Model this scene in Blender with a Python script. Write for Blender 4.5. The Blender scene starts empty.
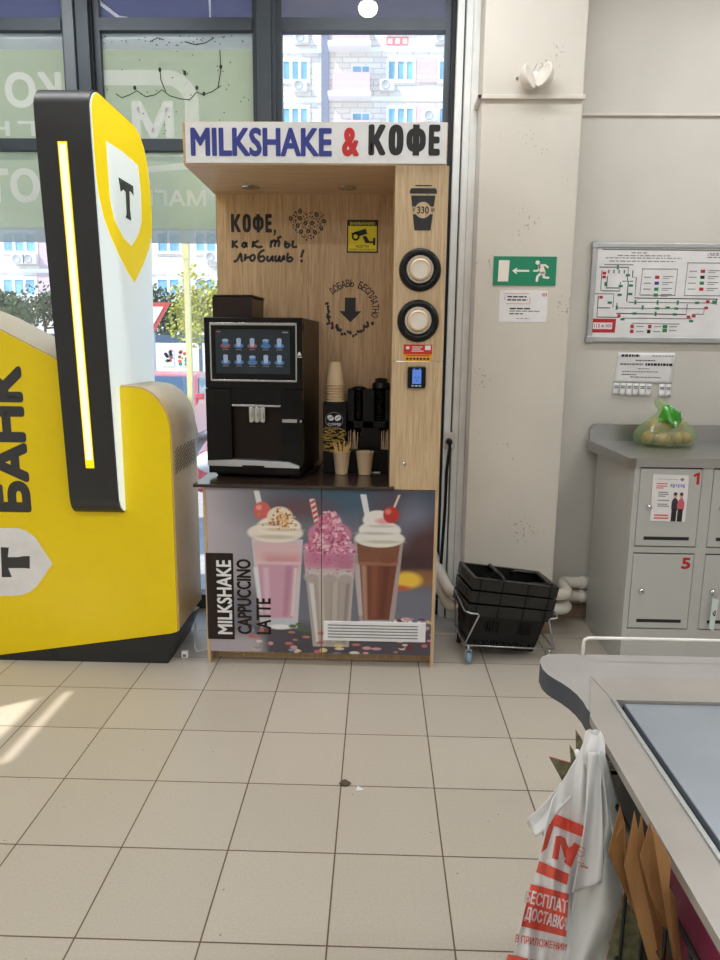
import bpy, math, random
import numpy as np
from mathutils import Vector, Matrix, noise
random.seed(7)
sc = bpy.context.scene
COL = sc.collection

# ------------------------------------------------------------------ camera
F_PX = 700.0
PITCH, YAW, ROLL, EYE = math.radians(10.42), math.radians(1.4), math.radians(0.64), 1.4
fw = Vector((-math.sin(YAW)*math.cos(PITCH), math.cos(YAW)*math.cos(PITCH), -math.sin(PITCH)))
r0 = Vector((math.cos(YAW), math.sin(YAW), 0)); u0 = r0.cross(fw)
rt = math.cos(ROLL)*r0 + math.sin(ROLL)*u0
up = -math.sin(ROLL)*r0 + math.cos(ROLL)*u0
cam_d = bpy.data.cameras.new('camera'); cam = bpy.data.objects.new('camera', cam_d); COL.objects.link(cam)
m = Matrix((rt, up, -fw)).transposed().to_4x4(); m.translation = Vector((0, 0, EYE)); cam.matrix_world = m
cam_d.sensor_fit = 'HORIZONTAL'; cam_d.sensor_width = 36; cam_d.lens = 36*F_PX/720; cam_d.clip_start = .02; cam_d.clip_end = 300
sc.camera = cam

def ray(x, y): return fw + rt*((x-360)/F_PX) + up*((480-y)/F_PX)
def at_y(x, y, Y): d = ray(x, y); return Vector((0, 0, EYE)) + d*(Y/d.y)
def at_z(x, y, Z): d = ray(x, y); return Vector((0, 0, EYE)) + d*((Z-EYE)/d.z)
def rect(x0, y0, x1, y1, Y):
    """world X and Z range of a measured rectangle standing on the plane Y"""
    a, b, c, d = at_y(x0, y0, Y), at_y(x1, y0, Y), at_y(x0, y1, Y), at_y(x1, y1, Y)
    return ((a.x+c.x)/2, (b.x+d.x)/2, (c.z+d.z)/2, (a.z+b.z)/2)

# ------------------------------------------------------------------ materials
def lin(c):
    return tuple(((v/255)/12.92 if v/255 <= .04045 else ((v/255+.055)/1.055)**2.4) for v in c)
def new_mat(name):
    mt = bpy.data.materials.new(name); mt.use_nodes = True
    nt = mt.node_tree; return mt, nt, nt.nodes['Principled BSDF'], nt.nodes['Material Output']
def mat(name, rgb, rough=.5, metal=0., var=.06, scale=12., spec=.5, emit=0., bump=0., coat=0., stretch=(1, 1, 1), trans=0.):
    mt, nt, b, out = new_mat(name); N = nt.nodes; L = nt.links
    c = lin(rgb)
    b.inputs['Roughness'].default_value = rough; b.inputs['Metallic'].default_value = metal
    b.inputs['Specular IOR Level'].default_value = spec; b.inputs['Coat Weight'].default_value = coat
    b.inputs['Transmission Weight'].default_value = trans
    tc = N.new('ShaderNodeTexCoord'); mp = N.new('ShaderNodeMapping'); mp.inputs['Scale'].default_value = stretch
    nz = N.new('ShaderNodeTexNoise'); nz.inputs['Scale'].default_value = scale; nz.inputs['Detail'].default_value = 5
    rp = N.new('ShaderNodeValToRGB')
    rp.color_ramp.elements[0].position = .3; rp.color_ramp.elements[1].position = .7
    rp.color_ramp.elements[0].color = tuple(v*(1-var) for v in c)+(1,)
    rp.color_ramp.elements[1].color = tuple(min(1, v*(1+var)) for v in c)+(1,)
    L.new(tc.outputs['Object'], mp.inputs['Vector']); L.new(mp.outputs['Vector'], nz.inputs['Vector'])
    L.new(nz.outputs['Fac'], rp.inputs['Fac']); L.new(rp.outputs['Color'], b.inputs['Base Color'])
    if emit:
        L.new(rp.outputs['Color'], b.inputs['Emission Color']); b.inputs['Emission Strength'].default_value = emit
    if bump:
        bp = N.new('ShaderNodeBump'); bp.inputs['Strength'].default_value = bump; bp.inputs['Distance'].default_value = .004
        L.new(nz.outputs['Fac'], bp.inputs['Height']); L.new(bp.outputs['Normal'], b.inputs['Normal'])
    return mt
def wood_mat(name, lo, hi, rough=.45, axis='Z'):
    mt, nt, b, out = new_mat(name); N = nt.nodes; L = nt.links
    tc = N.new('ShaderNodeTexCoord'); mp = N.new('ShaderNodeMapping')
    mp.inputs['Scale'].default_value = {'Z': (30, 30, 1.6), 'X': (1.6, 30, 30), 'Y': (30, 1.6, 30)}[axis]
    nz = N.new('ShaderNodeTexNoise'); nz.inputs['Scale'].default_value = 2.4; nz.inputs['Detail'].default_value = 8; nz.inputs['Distortion'].default_value = 1.2
    mp2 = N.new('ShaderNodeMapping'); mp2.inputs['Scale'].default_value = {'Z': (240, 240, 9), 'X': (9, 240, 240), 'Y': (240, 9, 240)}[axis]
    nf = N.new('ShaderNodeTexNoise'); nf.inputs['Scale'].default_value = 1.6; nf.inputs['Detail'].default_value = 3
    mx = N.new('ShaderNodeMath'); mx.operation = 'MULTIPLY_ADD'; mx.inputs[1].default_value = .45
    rp = N.new('ShaderNodeValToRGB'); rp.color_ramp.elements[0].position = .42; rp.color_ramp.elements[1].position = .95
    rp.color_ramp.elements[0].color = lin(lo)+(1,); rp.color_ramp.elements[1].color = lin(hi)+(1,)
    L.new(tc.outputs['Object'], mp.inputs['Vector']); L.new(mp.outputs['Vector'], nz.inputs['Vector'])
    L.new(tc.outputs['Object'], mp2.inputs['Vector']); L.new(mp2.outputs['Vector'], nf.inputs['Vector'])
    L.new(nf.outputs['Fac'], mx.inputs[0]); L.new(nz.outputs['Fac'], mx.inputs[2])
    L.new(mx.outputs[0], rp.inputs['Fac']); L.new(rp.outputs['Color'], b.inputs['Base Color'])
    b.inputs['Roughness'].default_value = rough
    return mt
def print_mat(name, rough=.35):
    mt, nt, b, out = new_mat(name)
    at = nt.nodes.new('ShaderNodeVertexColor'); at.layer_name = 'print'
    nt.links.new(at.outputs['Color'], b.inputs['Base Color']); b.inputs['Roughness'].default_value = rough
    return mt
def sheer_mat(name, rgb, clear=.3, gloss=.05, rough=.1, translucent=.6, tint=None):
    """film, thin plastic, glass: clear part + glossy part + (diffuse and translucent) rest"""
    mt, nt, b, out = new_mat(name); N = nt.nodes; L = nt.links; N.remove(b)
    c = lin(rgb)+(1,)
    tr = N.new('ShaderNodeBsdfTransparent'); tr.inputs['Color'].default_value = (lin(tint)+(1,)) if tint else (1, 1, 1, 1)
    gl = N.new('ShaderNodeBsdfGlossy'); gl.inputs['Roughness'].default_value = rough
    df = N.new('ShaderNodeBsdfDiffuse'); df.inputs['Color'].default_value = c
    tl = N.new('ShaderNodeBsdfTranslucent'); tl.inputs['Color'].default_value = c
    nz = N.new('ShaderNodeTexNoise'); nz.inputs['Scale'].default_value = 6
    m1 = N.new('ShaderNodeMixShader'); m1.inputs[0].default_value = translucent
    L.new(df.outputs[0], m1.inputs[1]); L.new(tl.outputs[0], m1.inputs[2])
    m2 = N.new('ShaderNodeMixShader'); mr = N.new('ShaderNodeMapRange')
    mr.inputs['To Min'].default_value = max(0, clear-.04); mr.inputs['To Max'].default_value = min(1, clear+.04)
    L.new(nz.outputs['Fac'], mr.inputs['Value']); L.new(mr.outputs[0], m2.inputs[0])
    L.new(m1.outputs[0], m2.inputs[1]); L.new(tr.outputs[0], m2.inputs[2])
    m3 = N.new('ShaderNodeMixShader'); m3.inputs[0].default_value = gloss
    L.new(m2.outputs[0], m3.inputs[1]); L.new(gl.outputs[0], m3.inputs[2]); L.new(m3.outputs[0], out.inputs['Surface'])
    return mt
def floor_mat():
    mt, nt, b, out = new_mat('floor_tiles'); N = nt.nodes; L = nt.links
    tc = N.new('ShaderNodeTexCoord'); mp = N.new('ShaderNodeMapping')
    mp.inputs['Location'].default_value = (.102+.305*20, -2.701+.3145*30, 0)
    br = N.new('ShaderNodeTexBrick'); br.offset = 0; br.squash = 1
    br.inputs['Scale'].default_value = 1; br.inputs['Brick Width'].default_value = .305; br.inputs['Row Height'].default_value = .3145
    br.inputs['Mortar Size'].default_value = .0022; br.inputs['Mortar Smooth'].default_value = .1; br.inputs['Bias'].default_value = 0
    br.inputs['Color1'].default_value = lin((200, 191, 178))+(1,); br.inputs['Color2'].default_value = lin((193, 184, 171))+(1,)
    br.inputs['Mortar'].default_value = lin((104, 84, 66))+(1,)
    nz = N.new('ShaderNodeTexNoise'); nz.inputs['Scale'].default_value = 160; nz.inputs['Detail'].default_value = 4
    nb = N.new('ShaderNodeTexNoise'); nb.inputs['Scale'].default_value = 2.2; nb.inputs['Detail'].default_value = 3
    mr = N.new('ShaderNodeMapRange'); mr.inputs['From Min'].default_value = .3; mr.inputs['From Max'].default_value = .75
    mr.inputs['To Min'].default_value = .9; mr.inputs['To Max'].default_value = 1.04
    m1 = N.new('ShaderNodeMix'); m1.data_type = 'RGBA'; m1.blend_type = 'MULTIPLY'; m1.inputs['Factor'].default_value = 1
    L.new(tc.outputs['Object'], mp.inputs['Vector']); L.new(mp.outputs['Vector'], br.inputs['Vector'])
    L.new(tc.outputs['Object'], nz.inputs['Vector']); L.new(tc.outputs['Object'], nb.inputs['Vector'])
    L.new(nz.outputs['Fac'], mr.inputs['Value']); L.new(br.outputs['Color'], m1.inputs['A']); L.new(mr.outputs[0], m1.inputs['B'])
    vo = N.new('ShaderNodeTexVoronoi'); vo.inputs['Scale'].default_value = 14; vo.inputs['Randomness'].default_value = 1
    lt = N.new('ShaderNodeMath'); lt.operation = 'LESS_THAN'; lt.inputs[1].default_value = .035
    m2 = N.new('ShaderNodeMix'); m2.data_type = 'RGBA'; m2.inputs['B'].default_value = lin((120, 108, 96))+(1,)
    L.new(tc.outputs['Object'], vo.inputs['Vector']); L.new(vo.outputs['Distance'], lt.inputs[0]); L.new(lt.outputs[0], m2.inputs['Factor'])
    L.new(m1.outputs['Result'], m2.inputs['A']); L.new(m2.outputs['Result'], b.inputs['Base Color'])
    r2 = N.new('ShaderNodeMapRange'); r2.inputs['To Min'].default_value = .28; r2.inputs['To Max'].default_value = .48
    L.new(nb.outputs['Fac'], r2.inputs['Value']); L.new(r2.outputs[0], b.inputs['Roughness'])
    bp = N.new('ShaderNodeBump'); bp.inputs['Strength'].default_value = .4; bp.inputs['Distance'].default_value = .002; bp.invert = True
    L.new(br.outputs['Fac'], bp.inputs['Height']); L.new(bp.outputs['Normal'], b.inputs['Normal'])
    return mt
def wall_mat(name, rgb, dirt=.0):
    """painted plaster with small chips and grime low down"""
    mt, nt, b, out = new_mat(name); N = nt.nodes; L = nt.links
    tc = N.new('ShaderNodeTexCoord'); nz = N.new('ShaderNodeTexNoise'); nz.inputs['Scale'].default_value = 3; nz.inputs['Detail'].default_value = 6
    rp = N.new('ShaderNodeValToRGB'); c = lin(rgb)
    rp.color_ramp.elements[0].position = .3; rp.color_ramp.elements[1].position = .7
    rp.color_ramp.elements[0].color = tuple(v*.95 for v in c)+(1,); rp.color_ramp.elements[1].color = tuple(v*1.03 for v in c)+(1,)
    L.new(tc.outputs['Object'], nz.inputs['Vector']); L.new(nz.outputs['Fac'], rp.inputs['Fac'])
    ch = N.new('ShaderNodeTexNoise'); ch.inputs['Scale'].default_value = 70; ch.inputs['Detail'].default_value = 3
    mk = N.new('ShaderNodeTexNoise'); mk.inputs['Scale'].default_value = 3.5; mk.inputs['Detail'].default_value = 2
    mul = N.new('ShaderNodeMath'); mul.operation = 'MULTIPLY'
    gt = N.new('ShaderNodeMath'); gt.operation = 'GREATER_THAN'; gt.inputs[1].default_value = .41 if dirt else 2
    L.new(tc.outputs['Object'], ch.inputs['Vector']); L.new(tc.outputs['Object'], mk.inputs['Vector'])
    L.new(ch.outputs['Fac'], mul.inputs[0]); L.new(mk.outputs['Fac'], mul.inputs[1]); L.new(mul.outputs[0], gt.inputs[0])
    mx = N.new('ShaderNodeMix'); mx.data_type = 'RGBA'; mx.inputs['B'].default_value = tuple(v*.62 for v in c)+(1,)
    L.new(gt.outputs[0], mx.inputs['Factor']); L.new(rp.outputs['Color'], mx.inputs['A']); L.new(mx.outputs['Result'], b.inputs['Base Color'])
    b.inputs['Roughness'].default_value = .62
    bp = N.new('ShaderNodeBump'); bp.inputs['Strength'].default_value = .15; bp.inputs['Distance'].default_value = .003
    L.new(ch.outputs['Fac'], bp.inputs['Height']); L.new(bp.outputs['Normal'], b.inputs['Normal'])
    return mt
def brick_mat(name, c1, c2, mortar):
    mt, nt, b, out = new_mat(name); N = nt.nodes; L = nt.links
    tc = N.new('ShaderNodeTexCoord'); sx = N.new('ShaderNodeSeparateXYZ'); cx = N.new('ShaderNodeCombineXYZ')
    br = N.new('ShaderNodeTexBrick'); br.inputs['Scale'].default_value = 1
    br.inputs['Brick Width'].default_value = .9; br.inputs['Row Height'].default_value = .3; br.inputs['Mortar Size'].default_value = .03
    br.inputs['Color1'].default_value = lin(c1)+(1,); br.inputs['Color2'].default_value = lin(c2)+(1,); br.inputs['Mortar'].default_value = lin(mortar)+(1,)
    L.new(tc.outputs['Object'], sx.inputs[0]); L.new(sx.outputs['X'], cx.inputs['X']); L.new(sx.outputs['Z'], cx.inputs['Y'])
    L.new(cx.outputs[0], br.inputs['Vector']); L.new(br.outputs['Color'], b.inputs['Base Color']); b.inputs['Roughness'].default_value = .8
    return mt

M = dict(
    floor=floor_mat(),
    wall=wall_mat('painted_wall', (212, 208, 201)), column=wall_mat('painted_column', (214, 208, 198), 1),
    trimw=mat('trim_paint', (220, 213, 204), .5), skirt=mat('skirting_tile', (150, 130, 108), .4),
    ceil=mat('ceiling_paint', (236, 236, 234), .8),
    frame=mat('grey_aluminium', (66, 74, 82), .45, .3), frame2=mat('slate_aluminium', (104, 112, 118), .45, .2), framew=mat('white_window_profile', (240, 243, 242), .4),
    seal=mat('black_rubber_seal', (20, 22, 26), .6),
    glass=sheer_mat('window_glass', (255, 255, 255), .96, .06, .0, .5),
    wood=wood_mat('oak_laminate', (168, 130, 92), (214, 182, 142)), woodx=wood_mat('oak_laminate_across', (180, 146, 112), (218, 188, 152), axis='X'),
    woodl=wood_mat('pale_oak_laminate', (178, 146, 108), (218, 192, 154)),
    counter=wood_mat('dark_walnut_top', (38, 28, 24), (66, 50, 42), .18, 'X'),
    white=mat('white_panel', (240, 240, 242), .4), paper=mat('white_paper', (232, 231, 233), .7),
    blue=mat('blue_lettering', (52, 62, 150), .5), red=mat('red_lettering', (206, 40, 40), .5), ink=mat('black_ink', (26, 26, 28), .5),
    black=mat('black_plastic', (12, 12, 13), .3, spec=.3), blackm=mat('matte_black_plastic', (15, 15, 16), .5, spec=.25), gloss=mat('gloss_black_panel', (8, 8, 9), .12, spec=.35),
    darkbrown=mat('smoked_plastic', (40, 28, 24), .25, spec=.35), browngloss=mat('bronze_side_panel', (34, 25, 20), .28, .2, spec=.3),
    chrome=mat('chrome', (205, 206, 208), .16, 1), steel=mat('brushed_steel', (176, 176, 176), .34, .9, stretch=(1, 40, 40)), zinc=mat('zinc_wire', (190, 192, 194), .32, .8),
    screen=mat('display_glass', (34, 42, 48), .12, emit=.2, var=.25, scale=9),
    iconb=mat('icon_blue', (62, 104, 156), .4, emit=.25), iconr=mat('icon_red', (140, 76, 72), .4, emit=.2), iconw=mat('icon_white', (150, 168, 196), .4, emit=.25),
    cup=mat('kraft_paper_cup', (236, 208, 168), .6), cupin=mat('white_cup_lining', (238, 232, 222), .5), stir=mat('birch_stirrer', (222, 186, 116), .6),
    sachet=mat('sachet_paper', (196, 168, 138), .6, var=.2, scale=60), gold=mat('gold_print', (196, 160, 74), .4, .3),
    bank=mat('yellow_lacquer', (255, 222, 0), .3, coat=.0, var=.02), cream=mat('champagne_lacquer', (216, 192, 144), .4, .35, var=.03),
    pylon=mat('anthracite_metal', (52, 53, 54), .42, .2), plinth=mat('dark_plinth', (40, 41, 42), .45),
    lightw=mat('lit_white_panel', (228, 240, 240), .6, emit=.45, var=.01), lighty=mat('lit_yellow_panel', (246, 218, 0), .7, emit=.4, var=.01),
    strip=mat('lit_light_strip', (255, 247, 196), .3, emit=1.0, var=.01), stripy=mat('lit_yellow_edge', (246, 214, 10), .3, emit=.8, var=.01),
    chars=mat('charcoal_print', (60, 60, 62), .5), ypaper=mat('yellow_sticker', (240, 222, 20), .5), orange=mat('orange_sticker', (236, 170, 30), .5),
    device=mat('blue_display', (88, 130, 220), .3, emit=.3),
    basket=mat('black_basket_plastic', (11, 12, 12), .4, var=.15, spec=.3), wheel=mat('blue_grey_caster_wheel', (120, 160, 185), .5), rubber=mat('dark_rubber', (40, 44, 46), .6),
    pipe=mat('white_pipe_paint', (226, 220, 208), .4), locker=mat('grey_locker_enamel', (186, 187, 184), .42, var=.02), lockin=mat('locker_seam', (88, 88, 86), .6),
    lnum=mat('locker_red_number', (190, 30, 44), .4), tag=mat('key_tag_plastic', (214, 226, 226), .35),
    green=mat('exit_green', (0, 132, 96), .4, var=.02), greens=mat('plan_green', (40, 130, 84), .5), greyp=mat('grey_print', (128, 128, 130), .6), alu=mat('aluminium_frame', (186, 188, 190), .34, .7),
    onion=mat('onion_skin', (204, 150, 92), .5, var=.25, scale=24, bump=.3), baggreen=sheer_mat('green_film_bag', (206, 236, 180), .72, .07, .22, .45, (242, 249, 234)),
    baggreen2=sheer_mat('dense_green_film', (90, 214, 60), .1, .1, .2, .6),
    lam=mat('grey_counter_laminate', (158, 154, 151), .32), band=mat('slate_edge_band', (66, 72, 84), .5), ssteel=mat('satin_counter_metal', (166, 161, 155), .34, .3),
    belt=mat('blue_grey_belt', (156, 164, 174), .28, .35, var=.12, scale=4), dark=mat('shadow_black_rack', (22, 22, 24), .6),  # belt: paler smudges put into the colour for its bright reflections
    rail=mat('white_rail_enamel', (238, 234, 230), .35), plast=sheer_mat('white_plastic_film', (250, 250, 250), .0, .05, .3, .25),
    plast2=sheer_mat('thin_white_plastic_film', (240, 242, 240), .05, .05, .3, .4), coral=mat('coral_print', (226, 88, 70), .5),
    basketr=mat('basket_rim_catchlight', (15, 16, 16), .3, spec=.5), kraft=mat('kraft_paper', (144, 102, 60), .7, var=.12, scale=30), kraftl=mat('pale_kraft_paper', (170, 126, 80), .7, var=.1), wine=mat('burgundy_paper', (120, 34, 66), .45, var=.3, scale=8, stretch=(1, 1, .2)),  # basketr: edges catching light, put into a paler copy of basket
    packet=mat('olive_printed_paper', (128, 126, 96), .5, var=.5, scale=70), packr=mat('red_printed_edge', (190, 74, 60), .5),
    film=sheer_mat('green_window_film', (218, 225, 205), .24, .04, .1, .7, (228, 234, 217)), filmg=sheer_mat('grey_film_band', (190, 200, 196), .3, .04, .1, .75),
    filmw=sheer_mat('white_film_letter', (254, 255, 254), .22, .04, .2, .5), filmwhite=sheer_mat('opaque_white_film', (250, 250, 250), .02, .04, .3, .6),
    filmp=sheer_mat('lilac_window_film', (120, 128, 170), .55, .05, .05, .7),
    twig=mat('dark_twig', (60, 56, 44), .8), leaflit=mat('dry_leaf', (96, 78, 62), .8),
    asphalt=mat('asphalt', (176, 176, 176), .85, var=.15), soffit=mat('sky_reflection_soffit', (6, 34, 84), .5, var=.1, scale=1),  # soffit: blue of sky reflected in the upper panes, put into the colour
    bw=brick_mat('cream_brick', (238, 234, 224), (226, 220, 208), (204, 198, 190)), bp=brick_mat('pink_brick', (216, 194, 198), (208, 184, 190), (202, 184, 188)),
    slab=mat('white_concrete_band', (246, 246, 244), .8), pipeb=mat('blue_grey_strip', (120, 128, 150), .7), wglass=mat('window_pane_blue', (120, 176, 204), .08, var=.3, scale=.7, coat=.5),
    wframe=mat('white_window_frame', (244, 246, 248), .5), ac=mat('air_conditioner_white', (224, 224, 222), .5), acd=mat('fan_grille_grey', (176, 180, 180), .5), graff=mat('red_graffiti', (220, 120, 124), .7),
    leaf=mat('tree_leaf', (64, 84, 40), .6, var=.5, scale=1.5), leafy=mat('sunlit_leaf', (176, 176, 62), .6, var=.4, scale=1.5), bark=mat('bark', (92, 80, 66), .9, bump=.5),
    carred=mat('red_car_paint', (190, 60, 72), .25, coat=1, var=.02), carw=mat('wine_car_paint', (132, 34, 60), .25, coat=1, var=.02), carg=mat('car_glass', (54, 74, 92), .08, coat=1), lamp=mat('lit_lamp_disc', (255, 252, 244), .4, emit=3, var=.01),
    carl=mat('car_headlamp', (226, 232, 236), .15), paleyel=mat('pale_yellow_paint', (240, 234, 170), .5), fence=mat('slate_fence', (70, 92, 116), .6),
    tube=mat('lit_fluorescent_diffuser', (255, 252, 246), .4, emit=4, var=.01),
    poster=print_mat('poster_print'), flyer=print_mat('flyer_print', .5),
)

# ------------------------------------------------------------------ mesh building
FONT_CACHE = {}
def text_shape(s, res=3):
    key = s
    if key in FONT_CACHE: return FONT_CACHE[key]
    cu = bpy.data.curves.new('text', 'FONT'); cu.body = s; cu.size = 1; cu.resolution_u = res; cu.fill_mode = 'FRONT'
    ob = bpy.data.objects.new('text', cu); COL.objects.link(ob)
    bpy.context.view_layer.update()
    me = bpy.data.meshes.new_from_object(ob.evaluated_get(bpy.context.evaluated_depsgraph_get()))
    v = np.array([p.co[:2] for p in me.vertices]) if len(me.vertices) else np.zeros((0, 2))
    f = [tuple(p.vertices) for p in me.polygons]
    bpy.data.objects.remove(ob); bpy.data.curves.remove(cu); bpy.data.meshes.remove(me)
    FONT_CACHE[key] = (v, f); return v, f
class MB:
    def __init__(s): s.v = []; s.f = []; s.m = []; s.sm = []; s.mats = []; s.cols = {}
    def mi(s, mt):
        if mt not in s.mats: s.mats.append(mt)
        return s.mats.index(mt)
    def add(s, vs, fs, mt, smooth=False):
        o = len(s.v); s.v += [tuple(p) for p in vs]; k = s.mi(mt)
        for f in fs: s.f.append(tuple(i+o for i in f)); s.m.append(k); s.sm.append(smooth)
        return o
    def box(s, x0, x1, y0, y1, z0, z1, mt):
        vs = [(x, y, z) for x in (x0, x1) for y in (y0, y1) for z in (z0, z1)]
        s.add(vs, [(0, 1, 3, 2), (4, 6, 7, 5), (0, 4, 5, 1), (2, 3, 7, 6), (0, 2, 6, 4), (1, 5, 7, 3)], mt); return s
    def prism(s, pts, vec, mt, smooth=False, side=None):
        """polygon (3-D points) extruded along vec"""
        n = len(pts); vec = Vector(vec); a = [Vector(p) for p in pts]; b = [p+vec for p in a]
        nrm = Vector((0, 0, 0))
        for i in range(n): nrm += a[i].cross(a[(i+1) % n])
        flip = nrm.dot(vec) > 0
        fs = [tuple(range(n))[::-1] if flip else tuple(range(n)), tuple(range(n, 2*n)) if flip else tuple(range(n, 2*n))[::-1]]
        s.add(a+b, fs, mt)
        sd = [(i, (i+1) % n, n+(i+1) % n, n+i) if flip else ((i+1) % n, i, n+i, n+(i+1) % n) for i in range(n)]
        s.add(a+b, sd, side or mt, smooth); return s
    def tube(s, pts, r, mt, n=10, closed=False):
        P = [Vector(p) for p in pts]; k = len(P); rs = r if isinstance(r, (list, tuple)) else [r]*k
        T = []
        for i in range(k):
            a = P[(i-1) % k] if (closed or i) else P[i]; b = P[(i+1) % k] if (closed or i < k-1) else P[i]
            T.append((b-a).normalized() if (b-a).length > 1e-9 else Vector((0, 0, 1)))
        nv = T[0].orthogonal().normalized(); vs = []
        for i in range(k):
            nv = (nv - T[i]*nv.dot(T[i])).normalized(); bn = T[i].cross(nv)
            for j in range(n):
                a = 2*math.pi*j/n; vs.append(P[i]+(nv*math.cos(a)+bn*math.sin(a))*rs[i])
        fs = []
        for i in range(k if closed else k-1):
            for j in range(n):
                a, b = i*n+j, i*n+(j+1) % n; c, d = ((i+1) % k)*n+(j+1) % n, ((i+1) % k)*n+j
                fs.append((a, b, c, d))
        if not closed: fs += [tuple(range(n))[::-1], tuple(range((k-1)*n, k*n))]
        s.add(vs, fs, mt, True); return s
    def lathe(s, prof, mt, M4=None, n=28, smooth=True, caps=True):
        """profile of (r, z) about local Z"""
        M4 = M4 or Matrix(); vs = []; fs = []; k = len(prof)
        for r, z in prof:
            for j in range(n):
                a = 2*math.pi*j/n; vs.append(M4 @ Vector((r*math.cos(a), r*math.sin(a), z)))
        for i in range(k-1):
            for j in range(n):
                a, b = i*n+j, i*n+(j+1) % n; fs.append((a, b, b+n, a+n))
        if caps and prof[0][0] > 1e-6: fs.append(tuple(range(n))[::-1])
        if caps and prof[-1][0] > 1e-6: fs.append(tuple(range((k-1)*n, k*n)))
        s.add(vs, fs, mt, smooth); return s
    def grid(s, fn, nu, nv, mt, smooth=True):
        vs = [fn(i/(nu-1), j/(nv-1)) for j in range(nv) for i in range(nu)]
        fs = [(j*nu+i, j*nu+i+1, (j+1)*nu+i+1, (j+1)*nu+i) for j in range(nv-1) for i in range(nu-1)]
        return s.add(vs, fs, mt, smooth)
    def text(s, txt, box, put, mt, bold=.02, rot=0, mirror=False, shear=0):
        """txt fitted into box (x0, x1, y0, y1); put(x, y) gives the 3-D point"""
        v, f = text_shape(txt)
        if not len(v): return s
        v = v.copy(); v[:, 0] += shear*v[:, 1]
        if mirror: v[:, 0] *= -1
        if rot == 90: v = np.stack([-v[:, 1], v[:, 0]], 1)
        lo, hi = v.min(0), v.max(0); x0, x1, y0, y1 = box
        wd = bold*abs((x1-x0) if rot == 90 else (y1-y0)); sg = math.copysign(1, x1-x0)
        q = (v-lo)/np.maximum(hi-lo, 1e-9); q = np.stack([x0+wd*sg+q[:, 0]*(x1-x0-2*wd*sg), y0+wd+q[:, 1]*(y1-y0-2*wd)], 1)
        s.add([put(*p) for p in q], [t[::-1] for t in f] if mirror else f, mt)
        if wd > 0:                                            # thicker strokes: a band along every outline
            cnt = {}
            for t in f:
                for i in range(len(t)): e = (t[i], t[(i+1) % len(t)]); k = (min(e), max(e)); cnt[k] = cnt.get(k, 0)+1
            vs = []; fs = []; c0 = np.array(put(*q[0])); dx = np.array(put(q[0][0]+1e-3, q[0][1]))-c0; dy = np.array(put(q[0][0], q[0][1]+1e-3))-c0; nn = np.cross(dx, dy); nn = nn/max(1e-12, np.linalg.norm(nn)); idx = 0
            ends = set()
            for (a, b), c in cnt.items():
                if c != 1: continue
                idx += 1; lift = Vector(nn*(.00006+.00003*(idx % 9))); ends |= {a, b}
                A, B = q[a], q[b]; d = B-A; l = math.hypot(*d)
                if l < 1e-9: continue
                d = d/l; n_ = np.array((-d[1], d[0]))*wd; o = len(vs)
                vs += [Vector(put(*g))+lift for g in (A-n_, B-n_, B+n_, A+n_)]; fs.append((o, o+1, o+2, o+3))
            for a in sorted(ends):
                idx += 1; lift = Vector(nn*(.00036+.00003*(idx % 5))); o = len(vs)
                vs += [Vector(put(q[a][0]+wd*math.cos(t), q[a][1]+wd*math.sin(t)))+lift for t in [math.pi*k/4 for k in range(8)]]; fs.append(tuple(range(o, o+8)))
            s.add(vs, fs, mt)
        return s
    def kofe(s, x0, x1, z0, z1, put, mt, w, comma=False):
        """the word КОФЕ in narrow heavy letters, its Ф drawn as an oval with a bar"""
        W = (x1-x0)/(1.1 if comma else 1); h = z1-z0; b = w/h
        s.text('К', (x0, x0+.24*W, z0, z1), put, mt, b*.28); s.text('Е', (x0+.84*W, x0+W, z0, z1), put, mt, b*.28)
        def oval(cx, cz, rx, rz): return [(cx+rx*math.copysign(abs(math.cos(a))**.7, math.cos(a)), cz+rz*math.copysign(abs(math.sin(a))**.7, math.sin(a))) for a in [2*math.pi*i/32 for i in range(32)]]
        s.stroke(oval(x0+.385*W, (z0+z1)/2, .105*W-w/2, h/2-w/2), w, put, mt, True)
        s.stroke(oval(x0+.665*W, (z0+z1)/2, .14*W-w/2, h*.40-w/2), w*.9, put, mt, True)
        s.stroke([(x0+.665*W, z0), (x0+.665*W, z1)], w, lambda x, z: put(x, z)+Vector((0, -.0002, 0)), mt)
        if comma: s.poly([(x0+W*1.05, z0), (x0+W*1.10, z0), (x0+W*1.10, z0+h*.16), (x0+W*1.04, z0+h*.16)], put, mt); s.poly([(x0+W*1.03, z0-h*.18), (x0+W*1.06, z0-h*.18), (x0+W*1.10, z0), (x0+W*1.05, z0)], put, mt)
    def poly(s, pts2, put, mt): s.add([put(x, y) for x, y in pts2], [tuple(range(len(pts2)))], mt); return s
    def disc(s, cx, cy, rx, ry, put, mt, n=14, a0=0.):
        ca, sa = math.cos(a0), math.sin(a0); pts = []
        for i in range(n):
            a = 2*math.pi*i/n; x, y = rx*math.cos(a), ry*math.sin(a); pts.append((cx+x*ca-y*sa, cy+x*sa+y*ca))
        return s.poly(pts, put, mt)
    def stroke(s, pts, w, put, mt, closed=False):
        """flat line of width w through 2-D points"""
        P = [Vector(p) for p in pts]; k = len(P); vs = []
        for i in range(k):
            a = P[(i-1) % k] if (closed or i) else P[i]; b = P[(i+1) % k] if (closed or i < k-1) else P[i]
            d = (b-a).normalized() if (b-a).length else Vector((1, 0)); nn = Vector((-d.y, d.x))*w/2
            vs += [put(*(P[i]-nn)), put(*(P[i]+nn))]
        fs = [(2*i, 2*((i+1) % k), 2*((i+1) % k)+1, 2*i+1) for i in range(k if closed else k-1)]
        s.add(vs, fs, mt); return s
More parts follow.
